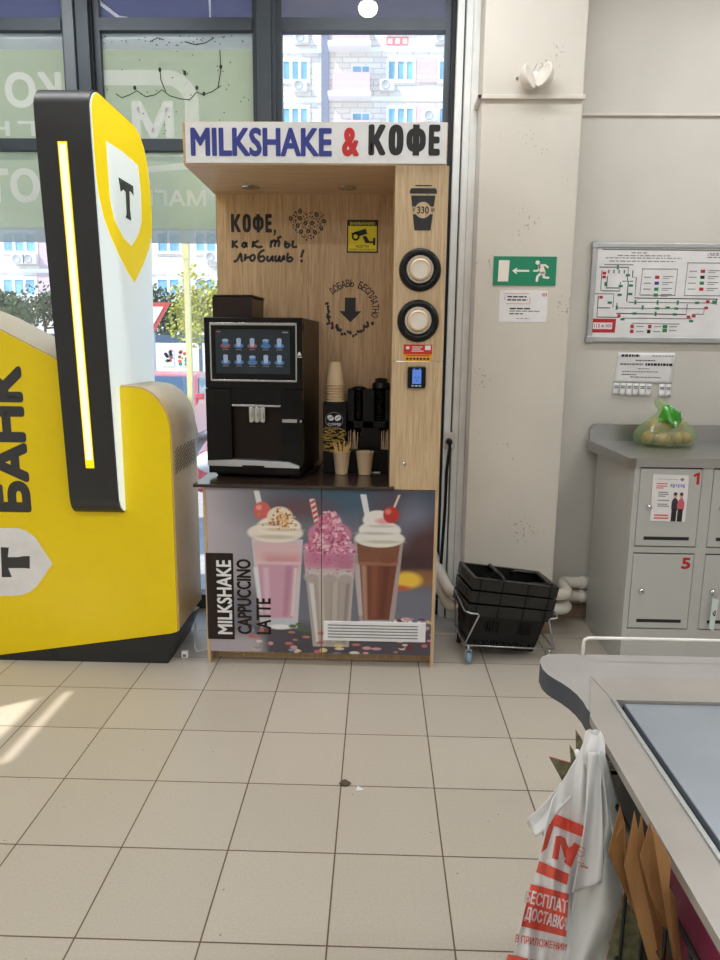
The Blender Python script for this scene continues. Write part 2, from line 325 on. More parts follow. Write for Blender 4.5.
    def build(s, name, parent=None, local=False, bevel=0, seg=2, solid=0, sub=0):
        me = bpy.data.meshes.new(name); off = Vector((0, 0, 0))
        if parent and not local: off = root_loc(parent)
        me.from_pydata([tuple(Vector(p)-off) for p in s.v], [], s.f)
        for mt in s.mats: me.materials.append(mt)
        me.polygons.foreach_set('material_index', s.m); me.polygons.foreach_set('use_smooth', s.sm)
        if s.cols:
            at = me.color_attributes.new('print', 'FLOAT_COLOR', 'POINT')
            buf = np.ones((len(s.v), 4), np.float32)
            for o, c in s.cols.items(): buf[o:o+len(c), :3] = c
            at.data.foreach_set('color', buf.ravel())
        me.update()
        ob = bpy.data.objects.new(name, me); COL.objects.link(ob)
        if parent: ob.parent = parent
        if sub: md = ob.modifiers.new('smooth', 'SUBSURF'); md.levels = sub; md.render_levels = sub
        if solid: md = ob.modifiers.new('thickness', 'SOLIDIFY'); md.thickness = solid; md.offset = 0
        if bevel:
            md = ob.modifiers.new('edge', 'BEVEL'); md.width = bevel; md.segments = seg; md.limit_method = 'ANGLE'; md.angle_limit = math.radians(40)
            for p in me.polygons: p.use_smooth = True
            md.harden_normals = True
        return ob
def root_loc(o):
    while o.parent: o = o.parent
    return o.location
def tag(o, label=None, cat=None, group=None, kind=None):
    for k, v in (('label', label), ('category', cat), ('group', group), ('kind', kind)):
        if v: o[k] = v
    return o
def thing(name, label, cat, loc=(0, 0, 0), rz=0, group=None):
    o = bpy.data.objects.new(name, None); COL.objects.link(o); o.empty_display_size = .1
    o.location = loc; o.rotation_euler = (0, 0, rz); return tag(o, label, cat, group)
def struct(mb, name, parent=None, **k):
    o = mb.build(name, parent, **k)
    if not parent: o['kind'] = 'structure'
    return o
def copy_tree(o, parent=None):
    c = o.copy(); COL.objects.link(c); c.parent = parent
    for ch in list(o.children): copy_tree(ch, c)
    return c
def place(mb, name, label, cat, group=None, loc=(0, 0, 0), **k):
    """a one-mesh thing whose origin is loc; mesh given in world coordinates"""
    o = mb.build(name, None, **k)
    if loc != (0, 0, 0):
        for v in o.data.vertices: v.co -= Vector(loc)
        o.location = loc
    return tag(o, label, cat, group)
def onY(Y, d=.0006): return lambda x, z: Vector((x, Y-d, z))
def px(Y, d=.0008): return lambda x, y: at_y(x, y, Y) - Vector((0, d, 0))
LAMP, SKY, SUNP, EXPO = 12.8, 1.9, 6.6, 0.
# ================================================================== THE ROOM
YW, YC, CX0, CX1 = 3.62, 3.40, .443, .893        # wall and window plane, column front, column sides
XL, XR, YB, ZC = -3.2, 2.9, -6.0, 3.35
b = MB().box(XL, XR, YB, YW+.1, -.1, 0, M['floor']); struct(b, 'floor')
b = MB().box(XL, XR, YB, YW+.1, ZC, ZC+.1, M['ceil']); struct(b, 'ceiling')
b = MB().box(CX1-.1, XR, YW, YW+.15, 0, ZC, M['wall']); struct(b, 'wall_front')
b = MB().box(XR, XR+.1, YB, YW, 0, ZC, M['wall']); struct(b, 'wall_right')
b = MB().box(XL-.1, XR+.1, YB-.1, YB, 0, ZC, M['wall']); struct(b, 'wall_back')
b = MB().box(CX0, CX1, YC, YW+.1, 0, ZC, M['column']); struct(b, 'wall_column', bevel=.006)
b = MB().box(XL, CX0, YW+.02, YW+.14, 3.2, ZC, M['wall']); struct(b, 'wall_lintel')
b = MB().box(CX1+.0, XR, YW-.012, YW, .0, .075, M['skirt']); struct(b, 'baseboard_right')
b = MB().box(CX0-.004, CX1, YC-.012, YC, 0, .075, M['skirt']); struct(b, 'baseboard_column')
zt = 2.512
b = MB().box(CX0-.02, CX1+.008, YC-.014, YC, zt, zt+.019, M['trimw']).box(CX0-.02, CX0, YC-.014, YW, zt, zt+.019, M['trimw']); struct(b, 'trim_1', bevel=.003)
b = MB().box(CX1, XR, YW-.012, YW, zt+.0, zt+.013, M['trimw']); struct(b, 'trim_2', bevel=.003)
# left wall with an added, unseen window shaped to throw the floor's sun patch
SUN = Vector((.55, .35, -.75)).normalized()
def on_left(X, Y): t = (XL-X)/SUN.x; return Y+SUN.y*t, SUN.z*t
ya, _ = on_left(-1.24, 2.08); yb, ztop = on_left(-1.245, 2.47); _, zb1 = on_left(-1.275, 2.3); _, zb0 = on_left(-1.34, 2.3)
yc, z0w = on_left(-1.75, 2.3)
y0w, y1w = yb-.32, yb+.20
b = MB()
b.box(XL-.02, XL, YB, y0w, 0, ZC, M['wall']); b.box(XL-.02, XL, y1w, YW+.14, 0, ZC, M['wall'])
b.box(XL-.02, XL, y0w, y1w, 0, .9, M['wall']); b.box(XL-.02, XL, y0w, y1w, ztop+.02, ZC, M['wall'])
struct(b, 'wall_left')
b = MB(); b.box(XL-.02, XL-.002, y0w, y1w, zb0, zb1, M['framew']); b.box(XL-.02, XL-.002, y0w, y1w, .9, .96, M['framew']); b.box(XL-.02, XL-.002, y0w, y1w, 1.6, 1.66, M['framew'])
w4 = struct(b, 'window_4')
b = MB().box(XL-.014, XL-.010, y0w, y1w, .9, ztop+.02, M['glass']); b.build('pane', w4)

# ------------------------------------------------------------------ the shop front: three bays of glazing
ZT1, ZT2 = (2.89, 2.945), (2.355, 2.408)
def bay(n, x0, x1, transoms, mull=None):
    fr = MB(); y0, y1 = YW-.0, YW+.1
    edges = [0]+[z for t in transoms for z in t]+[3.2]
    for t in transoms: fr.box(x0+.028, x1-.028, y0+.01, YW+.062, t[0], t[1], M['frame'])
    fr.box(x0, x1, y0+.01, y1, 0, .08, M['frame'])
    fr.box(x0-.001, x0+.028, y0+.02, YW+.062, .08, 3.2, M['frame']); fr.box(x1-.028, x1+.001, y0+.02, YW+.062, .08, 3.2, M['frame'])
    root = struct(fr, 'window_%d' % n)
    e = [.08]+[z for t in transoms for z in t]+[3.2]
    for i in range(0, len(e), 2):
        MB().box(x0+.02, x1-.02, YW+.05, YW+.056, e[i], e[i+1], M['glass']).build('pane', root)
    return root
W1 = bay(1, XL, -1.512, [ZT2, ZT1]); W2 = bay(2, -1.385, -.597, [ZT2, ZT1]); W3 = bay(3, -.512, .318, [ZT1])
b = MB(); b.box(-1.512, -1.462, YW-.03, YW+.11, 0, 3.2, M['frame2']); b.box(-1.462, -1.455, YW-.012, YW+.1, 0, 3.2, M['seal']); b.box(-1.455, -1.395, YW-.02, YW+.1, 0, 3.2, M['frame']); b.box(-1.395, -1.385, YW-.0, YW+.1, 0, 3.2, M['seal']); struct(b, 'trim_3', bevel=.002)
b = MB(); b.box(-.597, -.53, YW-.03, YW+.11, 0, 3.2, M['frame']); b.box(-.53, -.512, YW-.01, YW+.1, 0, 3.2, M['frame']); struct(b, 'trim_4', bevel=.002)
b = MB(); b.box(.318, .34, YW-.01, YW+.1, 0, 3.2, M['seal']); b.box(.34, .372, YW-.05, YW+.1, 0, 3.2, M['framew']); b.box(.372, .38, YW-.03, YW+.1, 0, 3.2, M['frame2'])
b.box(.38, .41, YW-.07, YW+.1, 0, 3.2, M['framew']); b.box(.41, CX0, YW-.09, YW+.1, 0, 3.2, M['framew']); struct(b, 'trim_5', bevel=.003)

# film on the glass, with the letters that are read from the street
yf = YW+.046
def fy(x, z): return Vector((x, yf-.0016, z))
def film(root, x0, x1, zbot):
    f = MB().box(x0, x1, yf, yf+.0012, 2.408, 2.82, M['film']); f.box(x0, x1, yf, yf+.0012, 2.82, 2.89, M['filmg'])
    f.box(x0, x1, yf, yf+.0012, zbot+.07, 2.355, M['film']); f.box(x0, x1, yf, yf+.0012, zbot, zbot+.07, M['filmg'])
    f.box(x0, x1, yf, yf+.0012, 2.945, 3.2, M['filmp'])
    return f
f = film(W1, XL, -1.54, 1.925)
def R(x0, y0, x1, y1): return rect(x0, y0, x1, y1, yf)
f.text('О', R(5, 72, 36, 108), fy, M['filmw'], .05); f.text('К', R(38, 72, 62, 108), fy, M['filmw'], .05, mirror=True); f.text('С', R(-28, 72, 0, 108), fy, M['filmw'], .05, mirror=True)
f.text('Н', R(-12, 121, 10, 136), fy, M['filmw'], .05); f.text('Г', R(18, 121, 36, 136), fy, M['filmw'], .05, mirror=True)
f.text('ТО', R(-16, 168, 40, 203), fy, M['filmw'], .05); f.text('ЕД', R(-70, 168, -22, 203), fy, M['filmw'], .05, mirror=True)
f.build('film', W1)
f = film(W2, -1.365, -.617, 1.925)
x0, x1, z0, z1 = R(102, 70, 198, 140)
f.stroke([(x0, z1-.035), (x0+(x1-x0)*.62, z1-.035)]+[(x1-.03-.12+.12*math.sin(a), z1-.035-.12+.12*math.cos(a)) for a in [i*.15 for i in range(1, 11)]]+[(x1-.03, z0-.0)], .07, fy, M['filmw'])
f.text('М', R(132, 101, 174, 138), fy, M['filmw'], .06)
f.stroke([tuple(fy(*p)[i] for i in (0, 2)) for p in [R(143, 170, 143, 170)[::2]]]+[(R(200, 165, 200, 165)[0], R(160, 165, 200, 165)[3])], .03, fy, M['filmw'])
f.text('МАГН', R(138, 190, 206, 206), fy, M['filmw'], .04, mirror=True)
x0, x1, z0, z1 = R(98, 0, 210, 20)
f.stroke([(x0-.03, z1+.05), (x0+.02, z1-.02), (x0+.1, z0+.01), (x0+.17, z0-.0), (x1-.0, z0-.0), (x1-.0, z1+.08)], .016, fy, M['filmwhite'])
tw = lambda x, z: Vector((x, yf-.003, z))
for pts in ([(116, 94), (122, 98), (130, 95), (137, 91), (146, 97), (155, 95), (162, 90), (170, 96), (180, 99), (190, 100), (197, 92), (203, 95), (212, 92), (221, 86)],
            [(160, 68), (161, 80), (166, 92)], [(183, 70), (186, 76), (188, 73)], [(185, 42), (196, 45), (206, 43), (214, 38)], [(220, 50), (221, 70), (218, 88)], [(150, 42), (158, 38), (164, 40)]):
    f.stroke([(R(x, y, x, y)[0], R(x, y, x, y)[2]) for x, y in pts], .0045, tw, M['twig'])
for _ in range(70):
    x, y = random.uniform(95, 250), random.choice([random.uniform(36, 46), random.uniform(50, 135)]); q = R(x, y, x, y); f.disc(q[0], q[2], .0035, .003, tw, M['twig'], 6)
for x, y in ((185, 73), (197, 88), (135, 88), (160, 70), (221, 67), (204, 94)): q = R(x, y, x, y); f.disc(q[0], q[2], .008, .011, tw, M['twig'], 7)
f.build('film', W2)

# ------------------------------------------------------------------ heating pipes that run round the foot of the column
def pipe(name, label, z, dy, r=.0285):
    yb, yf_ = YW-.06, YC-.037
    q = MB(); pts = [(.30, YW+.02, z+.13), (.315, YW-.06, z+.10), (.365, yf_+.05, z+.012), (.40, yf_, z), (.5, yf_, z), (.80, yf_, z), (.93, yf_, z), (.965, yf_+.03, z), (.97, yf_+.07, z), (.975, yb-.04, z), (1.0, yb, z), (1.05, yb, z), (1.3, yb, z), (2.6, yb, z)]
    t = thing(name, label, 'pipe', (.5, yf_, 0), group='heating pipes along the window wall')
    # smooth bends
    P = [Vector(p) for p in pts]; S = []
    for i in range(len(P)-1):
        p0, p1, p2, p3 = P[max(i-1, 0)], P[i], P[i+1], P[min(i+2, len(P)-1)]
        for k in range(6):
            u = k/6; S.append(.5*((2*p1)+(p2-p0)*u+(2*p0-5*p1+4*p2-p3)*u*u+(3*p1-p0-3*p2+p3)*u**3))
    S.append(P[-1]); q.tube(S, r, M['pipe'], 14); q.build('run', t)
    for x in (1.075,):
        c = MB().tube([(x, yb, z), (x+.035, yb, z)], r+.006, M['pipe'], 14); c.build('coupling', t)
    for x in (.52, 1.35):
        y = yf_ if x < .9 else yb
        MB().box(x-.012, x+.012, y, YC-.0 if x < .9 else YW, z-.012, z+.012, M['zinc']).build('bracket', t)
pipe('heating_pipe', 'upper white heating pipe bent round the foot of the column', .216, 0)
pipe('heating_pipe', 'lower white heating pipe bent round the foot of the column', .140, 0)

# socket and cable on the white window profile
t = thing('power_socket', 'small grey power socket on the white window profile beside the kiosk', 'socket', (.36, YW-.05, .957))
MB().box(.338, .392, YW-.085, YW-.05, .915, 1.0, M['trimw']).build('housing', t, bevel=.006)
MB().tube([(.362, YW-.085, .957), (.362, YW-.089, .957)], .017, M['greyp'], 16).build('outlet', t)
t = thing('power_cable', 'black power cord plugged into the socket beside the kiosk', 'cord', (.36, YW-.1, .957))
MB().tube([(.362, YW-.088, .957), (.362, YW-.125, .955)], .0145, M['black'], 12).build('plug', t)
MB().tube([(.362, YW-.12, .955), (.362, YW-.135, .93), (.358, YW-.12, .88), (.354, YW-.1, .8), (.352, YW-.1, .6), (.34, YW-.1, .3), (.33, YW-.1, .15), (.25, YW-.105, .02)], .0085, M['black'], 8).build('cable', t)

# ================================================================== THE MILKSHAKE KIOSK
YK, YKB = 2.96, 3.50
KX0, KX1, TX0 = -.755, .267, .055
K = thing('coffee_kiosk', 'oak coffee and milkshake kiosk with lit sign board and printed doors', 'kiosk', (-.25, YK+.27, 0))
HX0, HX1, HZ0, HZ1 = -.792, .258, 2.126, 2.287
MB().box(HX0, HX1, YK, YKB, HZ0, HZ1, M['woodx']).build('header', K, bevel=.002)
b = MB().box(HX0+.012, HX1-.004, YK-.006, YK-.0005, HZ0+.006, HZ1-.004, M['white'])
put = onY(YK-.006)
b.text('MILKSHAKE', rect(191, 128, 332, 157, YK), put, M['blue'], .04)
b.text('&', rect(342, 128, 359, 157, YK), put, M['red'], .05)
b.kofe(*rect(368.5, 125, 440, 156, YK), put, M['ink'], .026)
b.build('sign_board', K)['label'] = 'white sign board lettered MILKSHAKE & КОФЕ'
MB().box(-.785, TX0+.01, YKB-.018, YKB, .83, HZ0, M['wood']).build('back_panel', K)
put = onY(YKB-.018)
YP = YKB-.018
d = MB(); d.kofe(*rect(231, 214, 276, 232.5, YP), put, M['ink'], .0165, True)
def smooth2(P):
    if len(P) < 3: return P
    P = [Vector(p) for p in P]; S = []
    for i in range(len(P)-1):
        p0, p1, p2, p3 = P[max(i-1, 0)], P[i], P[i+1], P[min(i+2, len(P)-1)]
        for k in range(4): u = k/4; S.append(.5*((2*p1)+(p2-p0)*u+(2*p0-5*p1+4*p2-p3)*u*u+(3*p1-p0-3*p2+p3)*u**3))
    return S+[P[-1]]
def crop(ox, oy, s): return lambda x, y: (lambda p: (p.x, p.z))(at_y(ox+x/s, oy+y/s, YP))
c = crop(225, 200, 7.58)
for st in ([(60, 305), (58, 365)], [(95, 310), (65, 335), (100, 362)], [(160, 322), (140, 328), (131, 345), (145, 358), (158, 340), (163, 322), (161, 345), (170, 358)], [(215, 310), (208, 362)], [(255, 308), (215, 335), (255, 358), (285, 350)],
           [(352, 305), (345, 362)], [(350, 325), (370, 306), (382, 318), (376, 356)], [(380, 325), (400, 306), (411, 318), (405, 356)], [(395, 292), (428, 276)], [(460, 308), (455, 350), (474, 359), (490, 342), (472, 330), (456, 342)], [(518, 305), (512, 348), (526, 357), (548, 352)],
           [(65, 462), (78, 466), (96, 450), (120, 405), (126, 458), (138, 462)], [(155, 408), (150, 462)], [(150, 440), (190, 432)], [(208, 415), (192, 432), (196, 456), (212, 460), (226, 440), (222, 420), (208, 415)],
           [(300, 378), (268, 396), (252, 430), (262, 462), (285, 464), (300, 444), (286, 426), (258, 436)], [(325, 422), (320, 452), (336, 462), (362, 425), (358, 455), (372, 462)],
           [(385, 420), (382, 456), (398, 462), (416, 424), (412, 456), (428, 462), (448, 422), (446, 458)], [(478, 400), (470, 452), (490, 466), (512, 450), (496, 434), (474, 446)], [(596, 376), (576, 436)]):
    d.stroke(smooth2([c(*p) for p in st]), .0115, put, M['ink'])
q = c(580, 462); d.disc(q[0], q[1], .007, .008, put, M['ink'], 9)
d.build('slogan', K)['label'] = 'black coffee slogan, first word printed, the rest handwritten'
d = MB()
# heart of coffee beans
hx, hz = (lambda p: (p.x, p.z))(at_y(308, 228, YP)); rnd = random.Random(3); nb = 0; tries = 0; placed = []
while nb < 95 and tries < 4000:
    tries += 1
    u, v = rnd.uniform(-1.2, 1.2), rnd.uniform(-1.1, 1.2)
    if (u*u+v*v-.85)**3-u*u*v**3 > 0: continue
    r = .0135 if nb < 12 else rnd.uniform(.0035, .0065)
    x, z = hx+u*.078, hz+v*.066
    if any(math.hypot(x-a, z-e) < (r+g)*1.05 for a, e, g in placed): continue
    placed.append((x, z, r)); nb += 1; a = rnd.uniform(0, 3)
    d.disc(x, z, r, r*.72, put, M['ink'], 10, a)
    if r > .009: d.stroke([(x-r*.8*math.cos(a), z-r*.8*math.sin(a)), (x+r*.8*math.cos(a), z+r*.8*math.sin(a))], .0022, onY(YP, .0012), M['wood'])
d.build('bean_heart', K)['label'] = 'heart made of printed coffee beans'; d = MB()
# circle of words with an arrow
ox, oz = (lambda p: (p.x, p.z))(at_y(350.5, 309, YP)); pxs = YP/690
word = 'ДОБАВЬ БЕСПЛАТНО'; n = len(word)
for i, ch in enumerate(word):
    if ch == ' ': continue
    a = math.radians(137-151*i/(n-1)); R0, hh, ww = 20.5*pxs, 7*pxs, 3.9*pxs
    def arc(x, y, a=a): return put(ox+(R0+y)*math.cos(a)+x*math.sin(a), oz+(R0+y)*math.sin(a)-x*math.cos(a))
    d.text(ch, (-ww/2, ww/2, 0, hh), arc, M['ink'], .02)
s = pxs; d.poly([(ox-5.5*s, oz+10.5*s), (ox-5.5*s, oz-2*s), (ox-11*s, oz-2*s), (ox, oz-12.5*s), (ox+10.5*s, oz-2*s), (ox+5*s, oz-2*s), (ox+5*s, oz+10.5*s)][::-1], put, M['ink'])
for i in range(26):
    a = math.radians(168+i*6.4); rr = (23.5+rnd.uniform(-2.5, 2))*s
    d.disc(ox+rr*math.cos(a), oz+rr*math.sin(a), rnd.uniform(1.3, 2.7)*s, rnd.uniform(1.0, 1.7)*s, put, M['ink'], 9, rnd.uniform(0, 3))
d.build('arrow_circle', K)['label'] = 'black down arrow in a ring of words and beans'
# camera warning sticker
x0, x1, z0, z1 = rect(347, 220, 378, 253, YP); d = MB(); w, h = x1-x0, z1-z0
d.box(x0, x1, YP-.0015, YP-.0003, z0, z1, M['ypaper']); put2 = onY(YP-.0015)
fx = lambda a, e: (x0+a*w, z0+e*h)
for r4 in ((.0, 1, .96, 1), (0, 1, 0, .05), (0, .04, 0, 1), (.96, 1, 0, 1)): d.poly([fx(r4[0], r4[2]), fx(r4[1], r4[2]), fx(r4[1], r4[3]), fx(r4[0], r4[3])], put2, M['ink'])
d.poly([fx(.04, .82), fx(.96, .82), fx(.96, .96), fx(.04, .96)], put2, M['ink'])
d.text('ВНИМАНИЕ!', (x0+.1*w, x0+.9*w, z0+.845*h, z0+.94*h), onY(YP-.0015, .0012), M['ypaper'], .02)
d.poly([fx(.14, .6), fx(.6, .74), fx(.66, .58), fx(.2, .46)], put2, M['ink']); d.disc(*fx(.28, .5), .13*w, .13*h, put2, M['ink'], 14); d.disc(*fx(.28, .5), .07*w, .07*h, onY(YP-.0015, .0012), M['ypaper'], 12)
d.poly([fx(.5, .5), fx(.62, .52), fx(.72, .36), fx(.86, .36), fx(.86, .3), fx(.6, .3)], put2, M['ink']); d.poly([fx(.84, .24), fx(.92, .24), fx(.92, .46), fx(.84, .46)], put2, M['ink'])
d.text('ВЕДЕТСЯ', (x0+.3*w, x0+.7*w, z0+.15*h, z0+.24*h), put2, M['ink'], .02); d.text('ВИДЕОНАБЛЮДЕНИЕ', (x0+.08*w, x0+.92*w, z0+.065*h, z0+.13*h), put2, M['ink'], .01)
d.build('warning_sticker', K)['label'] = 'yellow video surveillance sticker on the oak back'
for x in (250, 347):
    p = at_z(x, 182, HZ0); p.y = 3.3
    p = Vector((at_y(x, 182, 3.34).x, 3.34, HZ0))
    e = MB().lathe([(.042, -.004), (.042, -.001), (.03, -.001)], M['chrome'], Matrix.Translation(p)).build('downlight', K)
    MB().lathe([(.0, -.002), (.03, -.002)], M['cupin'], Matrix.Translation(p)).build('lens', e)
# tower with the cup dispensers
b = MB().box(TX0, KX1, YK, YK+.02, 1.362, HZ0, M['woodl']).box(TX0, KX1, YK, YK+.02, .83, 1.3595, M['woodl']); b.box(TX0, TX0+.018, YK+.02, YKB-.018, .83, HZ0, M['wood']); b.box(KX1-.018, KX1, YK+.02, YKB, .83, HZ0, M['wood'])
b.build('tower', K)
put = onY(YK); d = MB(); x0, x1, z0, z1 = rect(409.5, 185, 436.5, 230.5, YK); w, h = x1-x0, z1-z0
for pts in ([(.2, .975), (.8, .975), (.8, 1), (.2, 1)], [(0, .81), (1, .81), (1, .88), (.95, .93), (.05, .93), (0, .88)], [(.05, .77), (.95, .77), (.9, .53), (.1, .53)], [(.13, .36), (.87, .36), (.8, 0), (.2, 0)]):
    d.poly([fx(*p) for p in pts], put, M['ink'])
d.disc(*fx(.5, .45), .3*w, .18*h, onY(YK, .0012), M['woodl'], 24)
d.text('330', (x0+.28*w, x0+.72*w, z0+.37*h, z0+.53*h), onY(YK, .0018), M['ink'], .02); d.text('о', (x0+.12*w, x0+.2*w, z0+.42*h, z0+.49*h), put, M['ink'], .02); d.text('мл', (x0+.8*w, x0+.93*w, z0+.42*h, z0+.49*h), put, M['ink'], .02)
d.build('cup_pictogram', K)['label'] = 'black takeaway cup symbol reading 330'
RX = Matrix.Rotation(math.radians(90), 4, 'X')                    # local +Z -> world -Y
cups = []
for x, y in ((420, 270), (418, 321)):
    p = at_y(x, y, YK); T = Matrix.Translation(p) @ RX
    MB().lathe([(.056, .002), (.057, .012), (.062, .017), (.074, .018), (.083, .012), (.086, .001)], M['black'], T, 40).build('dispenser_ring', K)['label'] = 'black ring of a cup dispenser'
    cups.append(p)
# stickers, reader, lock on the tower
x0, x1, z0, z1 = rect(403.5, 344.5, 432, 361.5, YK); w, h = x1-x0, z1-z0
d = MB().box(x0, x1, YK-.0012, YK-.0003, z0+.42*h, z1, M['red']).box(x0, x1, YK-.0012, YK-.0003, z0, z0+.42*h, M['orange']); put = onY(YK-.0012)
for i, (a, e) in enumerate(((.3, .66), (.3, .6), (.28, .7))): d.poly([fx(a, .88-.12*i), fx(e, .88-.12*i), fx(e, .83-.12*i), fx(a, .83-.12*i)], put, M['white'])
d.poly([fx(.75, .68), fx(.95, .68), fx(.95, .94), fx(.75, .94)], put, M['paper']); d.disc(*fx(.14, .8), .07*w, .1*h, put, M['white'], 10)
d.poly([fx(.08, .32), fx(.92, .32), fx(.92, .38), fx(.08, .38)], put, M['red'])
for i in range(7): d.poly([fx(.1+.12*i, .1), fx(.18+.12*i, .1), fx(.18+.12*i, .22), fx(.1+.12*i, .22)], put, M['ink'])
d.build('service_sticker', K)['label'] = 'red and yellow service sticker with small print'
x0, x1, z0, z1 = rect(407.5, 366.5, 425.5, 388, YK); w, h = x1-x0, z1-z0
rd = MB().box(x0, x1, YK-.02, YK-.0003, z0, z1, M['black']).build('payment_reader', K, bevel=.006)
d = MB().box(x0+.25*w, x0+.75*w, YK-.0225, YK-.0195, z0+.2*h, z0+.86*h, M['device']); put = onY(YK-.0225)
d.poly([fx(.3, .86), fx(.4, .86), fx(.34, .95)], put, M['device']); d.poly([fx(.6, .86), fx(.7, .86), fx(.66, .95)], put, M['device'])
for a, e in ((.42, .5), (.58, .5), (.5, .36)): d.disc(*fx(a, e), .03*w, .03*h, put, M['ink'], 8)
d.build('reader_screen', rd)['label'] = 'blue payment screen with a cat-eared face'
d = MB()
for i in range(3): d.box(x0+(.22+.2*i)*w, x0+(.36+.2*i)*w, YK-.022, YK-.0195, z0+.08*h, z0+.14*h, M['iconw'])
d.build('key_row', rd)
p = at_y(404, 464, YK); MB().lathe([(.009, .0), (.009, .005), (.006, .007), (.0, .007)], M['chrome'], Matrix.Translation(p) @ RX).build('lock', K)
# worktop and cabinet
MB().box(-.792, TX0+.02, YK-.02, YKB, .8165, .83, M['counter']).build('worktop', K, bevel=.002)['label'] = 'dark walnut worktop'
MB().box(TX0+.02, KX1, YK, YKB, .8165, .83, M['woodl']).build('tower_base', K)
b = MB().box(KX0, KX0+.0145, YK, YKB, 0, .8165, M['woodl']); b.build('side_panel', K); b = MB().box(KX1-.0145, KX1, YK, YKB, 0, .8165, M['woodl']); b.build('side_panel', K)
MB().box(KX0+.018, KX1-.018, YK+.06, YKB, .06, .10, M['woodl']).box(KX0+.018, KX1-.018, YKB-.02, YKB, .1, .8, M['woodl']).build('carcass', K)
MB().box(KX0+.0145, KX1-.0145, YK+.07, YK+.085, 0, .06, M['woodl']).build('kickboard', K)

# the printed photograph on the doors
def poster(X, Y):
    n = len(X); C = np.zeros((n, 3)); rs = np.random.RandomState(5)
    def L_(c): return np.array(lin(c))
    def mixin(mask, c): C[:] = C*(1-mask[:, None])+L_(c)*mask[:, None]
    def ell(cx, cy, rx, ry, c, soft=.15, a=1.):
        dd = np.sqrt(((X-cx)/rx)**2+((Y-cy)/ry)**2); mixin(np.clip((1-dd)/soft+.5, 0, 1)*a, c)
    def trap(yt, yb, xlt, xrt, xlb, xrb, c, a=1., soft=1., bow=0.):
        t = np.clip((Y-yt)/(yb-yt), 0, 1); xl = xlt+(xlb-xlt)*t; xr = xrt+(xrb-xrt)*t
        k = np.clip((X-xl)/soft+.5, 0, 1)*np.clip((xr-X)/soft+.5, 0, 1)*np.clip((Y-yt)/soft+.5, 0, 1)*np.clip((yb-Y)/soft+.5, 0, 1); mixin(k*a, c)
    C[:] = L_((112, 116, 130))
    mixin(np.clip((300-X)/95, 0, 1)*.9, (202, 194, 202))
    ell(300, 500, 60, 26, (120, 118, 128), 1.2); ell(340, 497, 60, 20, (70, 96, 116), 1.); ell(300, 508, 30, 10, (104, 78, 84), 1.4)
    ell(420, 520, 44, 50, (92, 62, 68), .9); ell(424, 500, 30, 16, (76, 84, 100), 1.1); ell(415, 525, 18, 24, (120, 122, 140), 1.); ell(430, 548, 30, 26, (84, 58, 60), .8); ell(400, 560, 40, 12, (70, 46, 50), .9)
    trap(566, 582, 395, 440, 395, 440, (150, 104, 66), .8, 5); ell(409, 576, 14, 8, (240, 196, 70), .5); ell(400, 584, 12, 3, (200, 90, 50), .8)
    trap(588, 655, 200, 440, 200, 440, (118, 118, 132), .85, 14); trap(622, 660, 250, 440, 250, 440, (76, 70, 80), .9, 12); trap(634, 660, 200, 262, 200, 262, (188, 178, 188), .9, 12)
    # glass one
    trap(538, 626, 251, 303, 259, 297, (222, 214, 222), .85); trap(541, 570, 253, 301, 256, 299, (226, 192, 196)); trap(553, 566, 262, 300, 266, 299, (214, 138, 148), .7, 8)
    trap(562, 616, 257, 298, 262, 292, (208, 162, 184)); trap(566, 612, 262, 268, 264, 269, (228, 196, 212), .8, 3); trap(564, 614, 285, 292, 282, 287, (184, 128, 156), .7, 3); trap(566, 614, 294, 297, 290, 293, (236, 220, 214), .8, 1.5); trap(566, 610, 252, 257, 258, 261, (238, 236, 240), .8, 1.5)
    trap(560, 563, 255, 300, 255, 300, (232, 206, 214), .7, 1.5); trap(617, 626, 262, 296, 264, 295, (196, 204, 216), .9); ell(279, 625, 12, 2.5, (240, 240, 240), .5)
    trap(492, 510, 254, 259.5, 258, 263.5, (232, 232, 230)); ell(262, 511, 8.5, 8.5, (216, 104, 98)); ell(259, 508, 3, 2.5, (244, 160, 150), .6)
    ell(275, 532, 28, 9.5, (242, 232, 220), .12); ell(279, 526, 22, 10, (246, 238, 226), .12); ell(280, 517, 13, 10, (240, 226, 206), .15); ell(275, 536, 20, 2, (214, 200, 184), .8); ell(283, 529, 18, 1.6, (218, 204, 184), .8); ell(270, 524, 12, 1.4, (220, 206, 190), .8)
    for _ in range(90):
        a = rs.randn(2); ell(282+a[0]*7, 519+a[1]*5.5, rs.uniform(.6, 1.6), rs.uniform(.6, 1.3), [(206, 140, 70), (232, 190, 130), (176, 104, 54)][rs.randint(3)], .6)
    # glass three
    trap(536, 622, 354, 404, 361, 396, (176, 160, 160), .9); trap(538, 562, 357, 401, 359, 398, (132, 84, 62)); trap(560, 616, 360, 398, 364, 391, (118, 66, 48)); trap(562, 616, 362, 367, 365, 369, (184, 146, 128), .8, 2.5); trap(562, 614, 372, 379, 372, 378, (140, 84, 62), .8, 3); trap(562, 614, 384, 391, 381, 386, (98, 50, 36), .8, 3); trap(560, 612, 354, 360, 360, 364, (196, 184, 182), .8, 1.5)
    trap(559, 562, 358, 399, 358, 399, (168, 120, 98), .7, 1.5); ell(388, 556, 11, 6, (150, 98, 78), .4, .5); ell(388, 555, 9, 5, (128, 78, 58), .4, .9); trap(617, 623, 362, 394, 364, 393, (186, 192, 204), .9)
    trap(494, 516, 360, 366, 365, 370.5, (228, 232, 232)); ell(380, 536, 25, 8.5, (236, 232, 222), .12); ell(380, 528, 21, 9, (240, 236, 228), .12); ell(378, 518, 15, 9, (242, 236, 232), .14)
